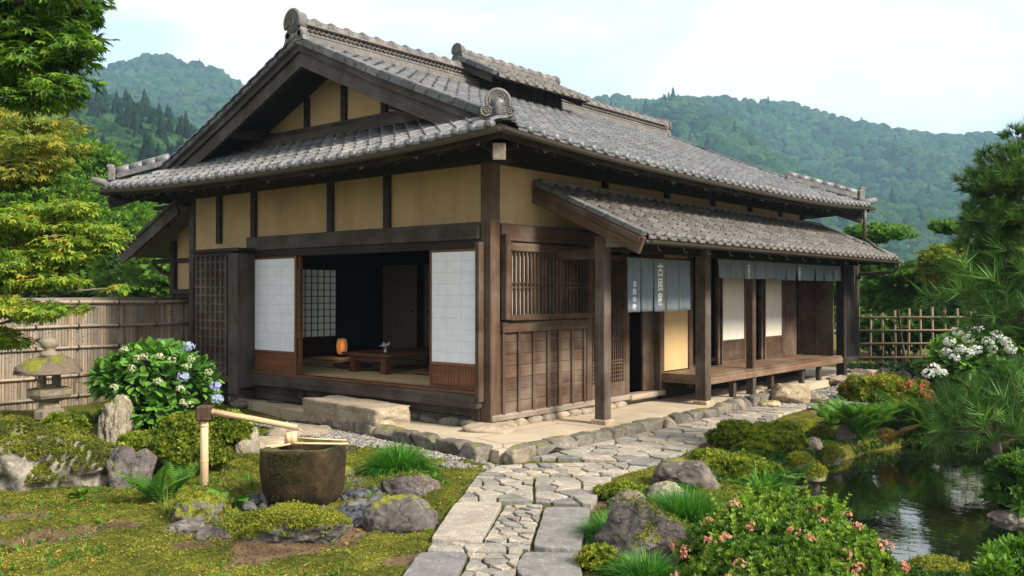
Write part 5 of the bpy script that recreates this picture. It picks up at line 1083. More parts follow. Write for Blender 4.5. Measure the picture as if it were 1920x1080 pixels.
fern(gpz(300, 952), 17, .46, 'bright green fern in front of the angular rock by the moss-capped boulder', lean=.9); fern(gpz(350, 905), 9, .34, 'fern clump under the yellow-green shrub, left of the spout post', lean=.9)
grass('dry_grass', gpz(318, 965), (.10, .08), 60, .26, 'thin dry grass blades at the foot of the bright green fern', 'grass_dry', .9, .0025)
fern(gpz(170, 800), 10, .4, 'dark fern to the right of the stone lantern base', 'needle', .9); fern(gpz(205, 790), 8, .3, 'small fern behind the upright pale rock', 'leaf_mid', .8)
broad(gpz(160, 935), 46, .11, 'low leafy plant at the foot of the moss-capped boulder', 'leaf_bright', name='leafy_plant'); broad(gpz(430, 955), 18, .16, 'broad-leaved plant between the spout post and the basin', 'leaf_hydrangea', wscale=1.7); broad(gpz(20, 805), 26, .2, 'dark broad-leaved plant left of the stone lantern', 'leaf_dark', wscale=1.5)
broad(gpz(600, 1010), 60, .06, 'tiny bright green plants at the edge of the mossy rock mound', 'leaf_bright', name='leafy_plant')
grass('grass_tuft', gpz(748, 893), (.34, .28), 2300, .38, 'dense bright green grass tuft behind the grooved rock, beside the gravel', lean=.95, w=.0055); grass('grass_tuft', gpz(815, 905), (.14, .12), 260, .15, 'small grass tuft to the right of the dense one, at the gravel edge', lean=.9, w=.0055)
# ------------------------------------------------------------------ moss sprigs over the ground (nobody could count them)
def groundmoss(n, cond, mat, label, size, name='moss'):
    g = G(); a = RS.rand(n*3, 2); X_ = -3.5+9.5*a[:, 0]; Y_ = -6.2+7.4*a[:, 1]; nn = mossn(X_, Y_)-.5
    dl = pdist(X_, Y_, PATH); dn = pdist(X_, Y_, POND); dq = pdist(X_, Y_, PLAT); dc = np.hypot(X_-BC[0], Y_-BC[1])
    k = cond(nn)&(dl > .01)&(dn > .08)&(dq > .45)&(dc > .34); X_, Y_ = X_[k][:n], Y_[k][:n]; m_ = len(X_); hh = .0; P = np.stack([X_, Y_, gheight(X_, Y_)+hh+.002], 1)
    z = nrm(np.array([0, 0, 1.])+RS.randn(m_, 3)*.4); scatter(g, T_MOSS, P, nrm(np.cross(z, RS.randn(m_, 3))), z, size*RS.uniform(.5, 1.3, m_)); g.build(name, K[mat], kind='stuff', label=label, cat='moss')
groundmoss(85000, lambda q: q > -.03, 'moss_sprig', 'yellow-green moss carpet over the garden soil', .014); groundmoss(30000, lambda q: (q < .03)&(q > -.10), 'moss_green', 'darker green moss between the yellow patches', .013)
groundmoss(16000, lambda q: q < .02, 'litter', 'rust-brown dry moss and litter on bare soil', .014, 'leaf_litter')
groundmoss(700, lambda q: q > -9, 'fallen_leaf', 'small fallen leaves scattered on the moss', .03, 'fallen_leaves')
def weeds(n, T, mat, size, label, name, up=.7):
    a = RS.rand(n*14, 2); X_ = -3.2+7*a[:, 0]; Y_ = -6+5.*a[:, 1]; dl = pdist(X_, Y_, PATH); dq = pdist(X_, Y_, PLAT); k = (dl > .02)&(dq > .5)&(np.hypot(X_-BC[0], Y_-BC[1]) > .5)&((X_ < 2.6))&(fb2(X_*2.1, Y_*2.1, 3, 9.) > .12); X_, Y_ = X_[k][:n], Y_[k][:n]; m_ = len(X_); ax = nrm(RS.randn(m_, 3)*(1-up)+np.array([0, 0, up])); P = np.stack([X_, Y_, gheight(X_, Y_)], 1); g = G()
    if T is T_ROS: scatter(g, T, P+(0, 0, .012), nrm(np.cross(ax, RS.randn(m_, 3))), ax, size*RS.uniform(.5, 1.4, m_))
    else: scatter(g, T, P, ax, RS.randn(m_, 3), size*RS.uniform(.5, 1.4, m_))
    g.build(name, K[mat], kind='stuff', label=label, cat='weeds')
weeds(420, T_ROS, 'leaf_bright', .034, 'tiny leafy weeds growing through the moss', 'weeds'); weeds(900, T_NARROW, 'grass', .055, 'short grass wisps in the moss', 'grass_wisps', .62); weeds(700, T_NARROW, 'fallen_leaf', .05, 'brown needles and dry stalks lying on the moss', 'dry_stalks', .1)
# ================================================================== RIGHT GARDEN
def cover(n, lo_, hi_, cond, mat, T, size, label, name='ground_cover'):
    a = RS.rand(n*8, 2); X_ = lo_[0]+(hi_[0]-lo_[0])*a[:, 0]; Y_ = lo_[1]+(hi_[1]-lo_[1])*a[:, 1]; dl = pdist(X_, Y_, PATH); dn = pdist(X_, Y_, POND); dq = pdist(X_, Y_, PLAT); nn = fb2(X_*1.7, Y_*1.7, 3, 4.)
    k = (dl > .04)&(dq > .3)&cond(X_, Y_, dn, nn); X_, Y_ = X_[k][:n], Y_[k][:n]; m_ = len(X_); z = np.maximum(gheight(X_, Y_), WZ-.02)+.05*np.maximum(0, nn[k][:n])*RS.rand(m_)+.01; zz = nrm(np.array([0, 0, 1.])+RS.randn(m_, 3)*.45)
    scatter(g_ := G(), T, np.stack([X_, Y_, z], 1), nrm(np.cross(zz, RS.randn(m_, 3))), zz, size*RS.uniform(.5, 1.3, m_)); g_.build(name, K[mat], kind='stuff', label=label, cat='ground cover')
cover(26000, (1.2, -3.6), (6.5, 9), lambda x, y, d, n: (d > .05)&(d < .75)&(n > -.25), 'leaf_mid', T_ROS, .035, 'low leafy plants covering the pond bank'); cover(16000, (2.2, -3.6), (6.5, 9), lambda x, y, d, n: (d > .04)&(d < .6)&(n < .05), 'leaf_yellowish', T_MOSS, .022, 'yellow moss and creeping plants on the pond bank')
cover(6000, (5.2, .8), (9.5, 4.5), lambda x, y, d, n: (d > .05), 'leaf_mid', T_ROS, .06, 'low green plants on the right bank of the pond'); cover(9000, (2.6, 3.6), (9, 9), lambda x, y, d, n: (d > -.1)&(d < 2.2), 'leaf_dark', T_ROS, .09, 'dark undergrowth behind the pond'); cover(9000, (1.6, 4.2), (4, 12), lambda x, y, d, n: (d > .1)&(x > 2.2), 'leaf_mid', T_ROS, .06, 'low green plants beyond the azalea')
o, c, V = rock(1290, 925, .58, .32, .46, 'stone_purple', 'dark grooved boulder at the path edge by the pond', 83, amp=.2, boxy=.1); 
o, c, V = rock(1210, 1062, .66, .33, .5, 'stone_purple', 'large grooved grey boulder beside the path nearest the camera', 87, amp=.24, sub=5, boxy=.2); mosscap(o, V, 900, .78)
o, c, V = rock(1175, 965, .36, .16, .3, 'stone_grey', 'pale grey rock at the path edge behind the grass tufts', 89); o, c, V = rock(1250, 950, .34, .18, .26, 'stone_pale', 'small pale rock in front of the dark grooved boulder', 91)
o, c, V = rock(1528, 850, .24, .17, .2, 'stone_grey', 'small whitish round rock on the pond bank', 93, amp=.12); 
for k, (px, py, w, h, lb) in enumerate([(1545, 835, .3, .22, 'mossy round rock above the whitish rock on the pond bank'), (1500, 880, .26, .15, 'yellow mossy rock at the water edge left of the whitish rock'), (1562, 868, .24, .17, 'yellow mossy rock at the water edge right of the whitish rock'), (1530, 900, .2, .13, 'smallest mossy rock touching the water below the whitish rock'), (1515, 822, .3, .2, 'mossy rock half hidden behind the dwarf clipped shrub')]):
    o, c, V = rock(px, py, w, h, w*.8, 'stone_mossy_heavy', lb, 95+k, z=-.2, amp=.12); mosscap(o, V, 1500, .15, size=.017)
o, c, V = rock(1585, 830, .24, .2, .2, 'stone_purple', 'dark round rock beside the fern on the pond bank', 103, amp=.12)
rock(1478, 752, .62, .30, .5, 'stone_tan', 'big angular tan boulder at the foot of the veranda', 105, z=-.05, amp=.12, boxy=.45); rock(1530, 756, .42, .13, .3, 'stone_grey', 'low grey rock to the right of the tan boulder before the veranda', 107, z=-.08, amp=.12)
for k, (px, py, w, lb) in enumerate([(1570, 718, .5, 'flat pale stone near the far end of the veranda'), (1405, 735, .5, 'flat tan stone under the veranda edge beside the third post'), (1350, 745, .36, 'small dark flat stone under the near end of the veranda'), (1610, 705, .5, 'pale rock at the foot of the far slatted wall')]): rock(px, py, w, .13, .36, 'stone_tan', lb, 110+k, z=-.06, amp=.12, boxy=.3)
rock(1885, 985, .3, .12, .3, 'stone_grey', 'dark wet rock standing in the pond by the right edge', 120, z=WZ-.03); o, c, V = rock(1735, 1112, .75, .17, .34, 'stone_moss', 'mossy flat rock at the near edge of the pond', 122, z=-.40, amp=.25); mosscap(o, V, 5000, .3)
rock(1440, 765, .4, .10, .3, 'stone_pale', 'low pale stone beside the flagstones near the tan boulder', 123, z=-.1)
for k, (px, py) in enumerate([(1715, 735), (1722, 715), (1655, 700), (1690, 705)]): rock(px, py+10, .34, .2, .26, 'stone_grey', ['grey rock beside the white hydrangea', 'light grey rock behind the round azalea', 'low rock left of the white hydrangea', 'far grey rock by the lattice fence'][k], 125+k, z=-.1)
def azalea(lumps, n, size, label, nf, fm, mat='leaf_azalea', fr=.045, seed=1, **k):
    b = bush('azalea', lumps, T_ROS, size, n, mat, label, 'azalea', **k); blossoms(b, lumps, nf, fr, fm, 'flower', 11, seed); return b
azalea([lump(1465, 1025, 5.6, .46, .24), lump(1345, 1045, 5.5, .22, .20), lump(1585, 1065, 5.35, .30, .20), lump(1440, 1105, 5.1, .46, .28), lump(1510, 985, 5.9, .28, .17), lump(1395, 980, 5.9, .19, .14), lump(1450, 965, 6.0, .2, .12)], 7500, .042, 'large azalea bush with pink blossoms in front of the pond', 60, 'petal_pink', fr=.036, seed=4, lo=.72, shoots=60)
azalea([lump(1660, 745, 14.2, .56, .34), lump(1610, 735, 14.4, .26, .22), lump(1710, 760, 14.0, .3, .25)], 4200, .075, 'rounded azalea with orange-pink blossoms beside the gravel', 60, 'petal_orange', 'leaf_yellowish', .055, 6, shoots=20)
bush('dwarf_shrub', [lump(1420, 835, 9.9, .36, .22), lump(1375, 822, 10.0, .24, .17), lump(1465, 825, 10.0, .25, .17)], T_ROS, .048, 5200, 'leaf_yellowish', 'dense rounded green dwarf shrub at the path bend above the pond', lo=.85)
bush('dwarf_shrub', [lump(1385, 890, 8.7, .34, .18), lump(1330, 872, 8.9, .24, .13), lump(1430, 915, 8.5, .22, .16)], T_ROS, .045, 4600, 'leaf_yellowish', 'yellow-green spreading dwarf shrub behind the dark grooved boulder', lo=.8)
fern(gpz(1475, 915, -.2), 9, .38, 'drooping fern hanging over the water below the dwarf shrub', 'needle', 1.2, az=(-1.9, .6)); fern(gpz(1430, 950, -.2), 10, .42, 'long drooping fern over the pond edge beside the boulder', 'fern', 1.2, az=(-1.9, .8))
c = gpz(1610, 835, -.15); fern(c+(0, .1, .05), 60, .62, 'large bright fern clump leaning over the pond in front of the azalea', 'fern', .95); fern(gpz(1665, 838, -.2), 5, .5, 'fern with rusty fronds right of the large fern clump', 'fern_rust', 1.2, az=(-1.6, .8)); fern(gpz(1720, 820, -.2), 16, .8, 'dark green fern between the azalea and the low pine', 'leaf_mid', 1.1); fern(gpz(1560, 800, -.1), 10, .5, 'small fern by the dark round rock', 'fern', .9)
grass('grass_tuft', gpz(1290, 985, -.15), (.42, .28), 2600, .34, 'tall feathery green grass clump between the two grooved boulders', lean=.8, w=.0048); grass('grass_tuft', gpz(1150, 1010, -.12), (.24, .22), 1300, .26, 'green grass tuft hanging over the path edge', lean=1.0, w=.0048)
grass('grass_tuft', gpz(1215, 1092, -.12), (.30, .2), 1300, .24, 'grass tuft at the bottom edge below the large boulder', lean=1.1, w=.0048); grass('grass_tuft', gpz(1130, 1065), (.12, .12), 300, .14, 'tiny grass tuft against the path slab', lean=1., w=.0048, dry=.3)
grass('grass_tuft', gpz(1430, 925, -.2), (.2, .15), 200, .4, 'long arching grass blades over the pond edge', lean=1.3, w=.0055); grass('grass_tuft', gpz(1175, 975, -.12), (.2, .12), 500, .16, 'short grass tuft around the pale grey path-edge rock', lean=.9, w=.0048, dry=.25)
bush('clipped_shrub', [lump(1915, 1065, 5.0, .17, .12), lump(1870, 1090, 4.9, .10, .09)], T_ROS, .075, 520, 'leaf_bright', 'glossy bright green shrub in the bottom right corner'); bush('clipped_shrub', [lump(1900, 920, 7.6, .2, .28)], T_ROS, .10, 260, 'leaf_mid', 'leafy shrub overhanging the pond at the right edge')
bush('low_shrub', [lump(1165, 925, 7.6, .22, .07), lump(1120, 1050, 5.6, .12, .08)], T_ROS, .035, 900, 'leaf_yellowish', 'mat of yellow-green ground plants along the path edge', stems=False)
wl = [lump(1840, 672, 14.6, .74, .42), lump(1790, 690, 14.3, .45, .33), lump(1890, 660, 14.8, .5, .45)]
wb = bush('hydrangea', wl, T_HY, .15, 1500, 'leaf_bright', 'hydrangea with white flower heads below the tall pine', 'hydrangea', mode='leaf', lo=.8)
blossoms(wb, wl, 0, .085, 'petal_white', 'white_flower_head', 30, pts=[dp(a, b, 13.8+RS.rand()*.3) for a, b in ((1780, 640), (1795, 620), (1815, 634), (1812, 620), (1835, 617), (1852, 640), (1868, 628), (1775, 660), (1800, 655), (1815, 662), (1790, 670), (1830, 655), (1860, 655), (1885, 640), (1752, 690), (1765, 700), (1740, 700), (1895, 655))])
# long-needled pine
def pine(name, pads, base, trunk, label, size, dens, mat='needle', T=T_NEEDLE, tr=.09, inner=True):
    root = thing(name, tuple(base), label, 'pine tree'); g = G(); tg = G(); cg = G(); pts = np.array([base]+[dp(*q) for q in trunk]); rr_ = np.linspace(tr, tr*.35, len(pts)); tg.tube(pts, rr_, 10)
    for k, (c, r) in enumerate(pads):
        j = int(np.argmin(np.linalg.norm(pts-c, axis=1))); a = pts[j]; mid = (a+c)/2+np.array([0, 0, -.06])+RS.randn(3)*.05; tg.tube([a, mid, np.asarray(c)-(0, 0, r[2]*.3)], [tr*.42, tr*.28, tr*.15], 6)
        m_ = int(dens*r[0]*r[1]*math.pi); d = rdir(m_); q = RS.rand(m_)**.4; P = np.asarray(c)+d*q[:, None]*np.asarray(r); y = nrm(d*.55+np.array([0, 0, .55])+RS.randn(m_, 3)*.3); scatter(g, T, P, y, RS.randn(m_, 3), size*RS.uniform(.75, 1.15, m_))
        for i in range(0, m_, 3): tg.tube([np.asarray(c)-(0, 0, r[2]*.35), P[i]], [.010, .004], 4)
    g.build('needles', K[mat], root); tg.build('trunk', K['bark_pine'], root); return root
R3 = np.array
pine('pine_tree', [lump(1905, 300, 8.6, .34, .11), lump(1885, 350, 8.6, .38, .10), lump(1850, 395, 8.7, .24, .07), lump(1895, 415, 8.5, .42, .09), lump(1850, 460, 8.6, .30, .08), lump(1930, 485, 8.5, .42, .10), lump(1945, 330, 8.4, .4, .16), lump(1835, 335, 8.8, .18, .07), lump(1990, 420, 8.4, .5, .3), lump(1918, 258, 8.7, .20, .10), lump(1870, 375, 8.9, .22, .07), lump(1925, 440, 8.9, .4, .10), lump(1870, 505, 8.7, .3, .08), lump(1822, 430, 8.9, .13, .05)], dp(2010, 830, 8.7), [(2000, 600, 8.7), (1970, 470, 8.7), (1950, 380, 8.7), (1935, 290, 8.7), (1925, 240, 8.7)], 'tall dark pine with long needles rising at the right edge against the hill', .135, 330, 'needle_dark')
pine('pine_tree', [lump(1850, 530, 8.4, .42, .2), lump(1905, 520, 8.3, .40, .26), lump(1800, 560, 8.5, .26, .15), lump(1880, 590, 8.2, .50, .24), lump(1940, 570, 8.2, .45, .32)], dp(2000, 850, 8.3), [(1985, 700, 8.4), (1950, 620, 8.4), (1900, 570, 8.4)], 'bright green long-needled pine bough just below the tall dark pine', .26, 75, 'needle', T_NEEDLE_L, .06)
pine('pine_shrub', [lump(1800, 775, 8.7, .30, .18), lump(1850, 755, 8.9, .38, .20), lump(1905, 770, 8.5, .5, .30), lump(1860, 800, 8.4, .45, .18), lump(1780, 800, 8.6, .22, .15), lump(1915, 720, 9.2, .3, .14)], gpz(1870, 850, -.2), [(1865, 800, 8.7), (1870, 760, 8.8)], 'low dark green pine with long needles spreading over the far pond bank', .26, 95, 'needle', T_NEEDLE_L, .05)
# background trees behind the house, right
T_LEAFB = T_ROS
def tree(name, pads, base, label, mat, T, size, dens, tr=.10, bark='bark', cat='tree', mode='leaf', group=None, droop=.2, trunkpts=None, flat=.5, twigs=True):
    base = np.asarray(base, float); root = thing(name, tuple(base), label, cat, group); g = G(); tg = G(); cen = np.mean([p[0] for p in pads], 0); top = np.array([base[0]*.5+cen[0]*.5, base[1]*.5+cen[1]*.5, cen[2]])
    pts = R3([base, base*.6+top*.4+RS.randn(3)*.08, top]) if trunkpts is None else R3([base]+[dp(*q) for q in trunkpts]); tt = np.linspace(0, 1, 9); pp = np.stack([np.interp(tt, np.linspace(0, 1, len(pts)), pts[:, i]) for i in range(3)], 1); tg.tube(pp, np.linspace(tr, tr*.3, 9), 9)
    for k, (c, r) in enumerate(pads):
        c = np.asarray(c); r = np.asarray(r); j = int(np.argmin(np.linalg.norm(pp-c, axis=1)+np.maximum(0, pp[:, 2]-c[2])*2)); a = pp[j]; mid = (a+c)/2+RS.randn(3)*.06*r.mean(); tg.tube([a, mid, c], [tr*.38, tr*.22, tr*.12], 6)
        m_ = int(dens*(r[0]*r[1]+r[0]*r[2]*1.5)); d = rdir(m_); q = (RS.rand(m_)**.33)*(1+.35*fbm(d*2.2+k*5.1, 3)); P = c+d*q[:, None]*r
        if twigs:
            for i in range(0, m_, max(3, m_//30)): tg.tube([c-r*[0, 0, .2], (c+P[i])/2+RS.randn(3)*.03, P[i]], [.012*tr*10*.6, .006*tr*8, .003], 4)
        o_ = nrm(P-c); zz = nrm(np.array([0, 0, flat*2])+o_*.6+RS.randn(m_, 3)*.35); yy = nrm(o_*np.array([1, 1, .3])+RS.randn(m_, 3)*.6-np.array([0, 0, droop]))
        if mode == 'ros': scatter(g, T, P, nrm(np.cross(zz, RS.randn(m_, 3))), zz, size*RS.uniform(.7, 1.2, m_))
        else: scatter(g, T, P, yy, zz, size*RS.uniform(.65, 1.2, m_))
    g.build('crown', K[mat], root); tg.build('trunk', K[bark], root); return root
GB = lambda px, dep, z=-.2: np.array([*dp(px, 700, dep)[:2], z])
tree('garden_pine', [lump(1645, 440, 19, .62, .20), lump(1610, 455, 19.4, .4, .16), lump(1700, 515, 18.6, .75, .24), lump(1640, 500, 19, .45, .25), lump(1750, 540, 18.6, .5, .22), lump(1660, 560, 19, .6, .3)], GB(1700, 22), 'pruned cloud-shaped pine rising behind the far roof corner', 'leaf_bright', T_ROS, .11, 1100, .045, mode='ros', cat='pine tree', trunkpts=[(1690, 640, 21.5), (1680, 540, 19.5), (1640, 450, 19)])
tree('garden_pine', [lump(1795, 430, 18, .42, .13), lump(1770, 425, 18, .28, .10), lump(1830, 470, 18, .4, .14)], GB(1830, 18), 'thin-trunked tree with two flat leafy pads right of the distant roof', 'leaf_bright', T_ROS, .10, 1500, .05, mode='ros', trunkpts=[(1825, 520, 18), (1822, 470, 18), (1815, 430, 18)])
tree('round_tree', [lump(1790, 490, 17, .62, .32), lump(1760, 510, 17.2, .4, .26), lump(1840, 510, 17, .5, .36)], GB(1800, 17), 'bushy tree with brown-tinged leaves below the flat-padded tree', 'leaf_yellowish', T_ROS, .12, 900, .07, mode='ros')
tree('bright_shrub', [lump(1660, 600, 23.5, 1.2, .6), lump(1720, 580, 24, .8, .5), lump(1620, 610, 24, .7, .5), lump(1760, 620, 24, .8, .5)], GB(1670, 23.8), 'bright yellow-green shrub just behind the lattice fence', 'leaf_bright', T_ROS, .13, 700, .05, mode='ros', cat='shrub')
tree('dark_shrub', [lump(1870, 610, 16.6, .5, .45), lump(1830, 655, 16.4, .4, .3), lump(1900, 620, 15.4, .6, .4), lump(1950, 600, 14.5, .7, .7)], GB(1870, 16.2), 'dark leafy shrub between the lattice fence and the white hydrangea', 'leaf_mid', T_ROS, .14, 650, .05, mode='ros', cat='shrub')
tree('dark_shrub', [lump(1660, 700, 19.3, .9, .16), lump(1740, 704, 18, .6, .16), lump(1790, 690, 18, .5, .25)], GB(1700, 18.8), 'low dark undergrowth at the foot of the lattice fence', 'leaf_dark', T_ROS, .14, 700, .04, mode='ros', cat='shrub')
for k, (px, py, dep, rx, rz, mt, lb) in enumerate([(1780, 545, 24, 1.1, .55, 'leaf_mid', 'round dark tree beside the distant tiled house'), (1600, 540, 26, 1.2, .8, 'leaf_bright', 'light green tree seen past the far wall of the house'), (1900, 560, 22, 1.6, 1.3, 'leaf_mid', 'dark tree mass behind the tall pine at the right edge'), (1690, 610, 23, 1.0, .6, 'leaf_mid', 'mid green tree in front of the distant tiled house')]):
    tree('background_tree', [lump(px, py, dep, rx, rz), lump(px-40, py+25, dep, rx*.7, rz*.7), lump(px+40, py+20, dep+.3, rx*.7, rz*.7)], GB(px, dep), lb, mt, T_ROS, .17, 420, .1, mode='ros')
# distant house
c = dp(1730, 520, 40); DH = thing('distant_house', (c[0], c[1], -.3), 'distant low house with dark tiled roof between the trees on the right', 'house'); hx, hy = CR, nrm(CF*np.array([1, 1, 0])); g = G()
g.prism([(-3.2, 0), (3.2, 0), (3.2, 2.0), (-3.2, 2.0)], 0, 4, (np.array([c[0], c[1], -.3]), hx, (0, 0, 1), hy)); g.build('wall', K['render_wall'], DH); g = G()
g.prism([(-1, 1.95), (2.2, 3.1), (5.2, 1.95)], -3.8, 3.8, (np.array([c[0], c[1], -.3]), hy, (0, 0, 1), hx)); g.build('roof', K['roof_tile_warm'], DH); g = G()
g.prism([(-2.9, .9), (-1.6, .9), (-1.6, 1.5), (-2.9, 1.5)], -.05, .0, (np.array([c[0], c[1], -.3]), hx, (0, 0, 1), hy)); g.prism([(.9, .9), (2.6, .9), (2.6, 1.5), (.9, 1.5)], -.05, .0, (np.array([c[0], c[1], -.3]), hx, (0, 0, 1), hy)); g.build('window', K['wood_dark'], DH)
# lattice bamboo fence right
f0 = gp(1600, 690, -.12); LF = thing('lattice_fence', tuple(f0), 'open lattice fence of bamboo poles beyond the far end of the house', 'fence'); fd = nrm(gp(1850, 690, -.12)-f0)
fn = np.cross(fd, (0, 0, 1.)); ln = 4.3
for k in range(15): 
    g = G(); a = f0+fd*(.1+k*.29); q = RS.uniform(-.03, .03, 3); g.tube([a-(0, 0, .1), a+fd*q[0]+(0, 0, 1.38+q[1])], .028, 8); g.tube([a+(0, 0, .6), a+(0, 0, .615)], .032, 8, .1); g.build('upright_pole', K['bamboo_green'], LF)
for z in (.24, .56, .86, 1.16): 
    g = G(); g.tube([f0+fn*.04+(0, 0, z), f0+fd*ln+fn*.04+(0, 0, z+.02)], .024, 8); g.build('cross_pole', K['bamboo_green'], LF)
# ================================================================== MAPLES, LEFT
def satellites(M, n, sp, sc=.55, sd=1):
    rs = np.random.RandomState(sd); out = list(M)
    for c, r in M:
        for _ in range(n): out.append((np.asarray(c)+rs.randn(3)*np.array([sp, sp, sp*.55]), tuple(np.array(r)*sc*rs.uniform(.7, 1.3)*np.array([1, 1, 1.5]))))
    return out
ML = []
for (px, py, dep, rx, rz) in [(40, 20, 6.6, .42, .12), (100, 60, 6.5, .34, .10), (30, 80, 6.5, .42, .12), (85, 110, 6.4, .34, .10), (20, 140, 6.4, .38, .10), (110, 160, 6.3, .24, .09), (60, 185, 6.3, .30, .08), (-30, 100, 6.5, .4, .3), (140, 25, 6.8, .20, .06), (160, 80, 6.6, .16, .05), (-40, 20, 6.5, .4, .3), (70, -20, 6.6, .5, .12)]: ML.append(lump(px, py, dep, rx, rz))
tree('maple_tree', satellites(ML, 1, .16, .5, 0), GB(-330, 6.6, -.1), 'green Japanese maple bough reaching in at the upper left', 'leaf_maple', T_MAPLE, .066, 2100, .075, cat='maple tree', droop=.35, trunkpts=[(-260, 700, 6.6), (-200, 300, 6.6), (-120, 60, 6.6), (-20, -20, 6.6)], flat=.8)
ML = []
for (px, py, dep, rx, rz) in [(60, 235, 10.4, .55, .12), (20, 300, 9.9, .5, .1), (80, 275, 9.6, .42, .09), (40, 330, 9.4, .42, .09), (85, 305, 9.5, .32, .07)]: ML.append(lump(px, py, dep, rx, rz))
tree('maple_tree', satellites(ML, 2, .2, .6, 1), GB(-160, 9.8, -.1), 'maple with orange-tinged upper leaves at the left, above the yellow one', 'leaf_maple_orange', T_MAPLE5, .068, 1500, .06, cat='maple tree', droop=.3, trunkpts=[(-120, 700, 9.8), (-60, 450, 9.8), (-20, 320, 9.8)], flat=.8)
ML = []
for (px, py, dep, rx, rz) in [(95, 355, 9.9, .40, .11), (30, 390, 9.8, .5, .12), (125, 385, 9.8, .26, .09), (60, 440, 9.5, .5, .12), (0, 350, 9.8, .4, .2), (0, 480, 9.7, .5, .2)]: ML.append(lump(px, py, dep, rx, rz))
tree('maple_tree', satellites(ML, 2, .2, .6, 2), GB(-130, 10.2, -.1), 'deep green layered maple between the two golden maples', 'leaf_maple', T_MAPLE5, .068, 1400, .06, cat='maple tree', droop=.3, trunkpts=[(-90, 700, 10.2), (-20, 480, 10), (40, 380, 10)], flat=.8)
ML = []
for (px, py, dep, rx, rz) in [(90, 395, 8.8, .34, .07), (60, 430, 8.7, .42, .08), (150, 430, 8.8, .38, .07), (190, 445, 8.8, .24, .05), (40, 480, 8.6, .42, .08), (120, 480, 8.6, .34, .07), (20, 530, 8.5, .42, .09), (100, 525, 8.5, .30, .06), (30, 580, 8.4, .36, .08), (80, 590, 8.5, .18, .05), (-20, 450, 8.5, .4, .2), (0, 640, 8.6, .3, .08), (130, 400, 9, .2, .05)]: ML.append(lump(px, py, dep, rx, rz))
tree('maple_tree', satellites(ML, 2, .2, .6, 3), GB(-180, 8.8, -.1), 'yellow-green maple with spreading tiers in front of the bamboo fence', 'leaf_maple_gold', T_MAPLE5, .066, 2300, .06, cat='maple tree', droop=.35, trunkpts=[(-140, 700, 8.8), (-60, 560, 8.8), (10, 470, 8.8), (60, 440, 8.8)], flat=.9)
for k, (px, py, dep, rx, rz, mt, lb) in enumerate([(60, 300, 24, 1.9, .9, 'leaf_bright', 'tall light green tree behind the orange-tinged maple'), (150, 320, 24, 1.0, .7, 'leaf_bright', 'feathery light green tree at the left end of the roof'), (190, 400, 25, 1.1, 1.0, 'leaf_bright', 'light green tree under the left eave corner'), (265, 430, 27, 1.0, .9, 'leaf_bright', 'bright tree seen behind the little side roof'), (230, 505, 23, 1.3, .5, 'leaf_mid', 'mid green shrub row above the bamboo fence'), (280, 520, 22, .6, .5, 'leaf_bright', 'bright leafy shrub just above the right end of the bamboo fence'), (130, 490, 23, 1.5, .8, 'leaf_bright', 'dense leafy shrub behind the middle of the bamboo fence'), (20, 520, 22, 1.8, .9, 'leaf_mid', 'green shrub behind the left part of the bamboo fence'), (60, 410, 22, 2.2, 1.3, 'leaf_bright', 'broad green tree behind the yellow maple'), (295, 480, 26, 1.0, .7, 'leaf_bright', 'tree further back right of the little side roof')]):
    tree('background_tree', [lump(px, py, dep, rx, rz), lump(px-35, py+22, dep, rx*.6, rz*.7), lump(px+30, py+18, dep+.2, rx*.6, rz*.7), lump(px+5, py-25, dep, rx*.5, rz*.6)], GB(px, dep), lb, mt, T_ROS, .15, 480, .1, mode='ros')
tree('grass_clump_tree', [lump(215, 525, 14.6, .22, .3)], GB(215, 14.6), 'spiky pale green plant standing behind the bamboo fence', 'leaf_bright', T_NEEDLE, .3, 260, .03, cat='plant')
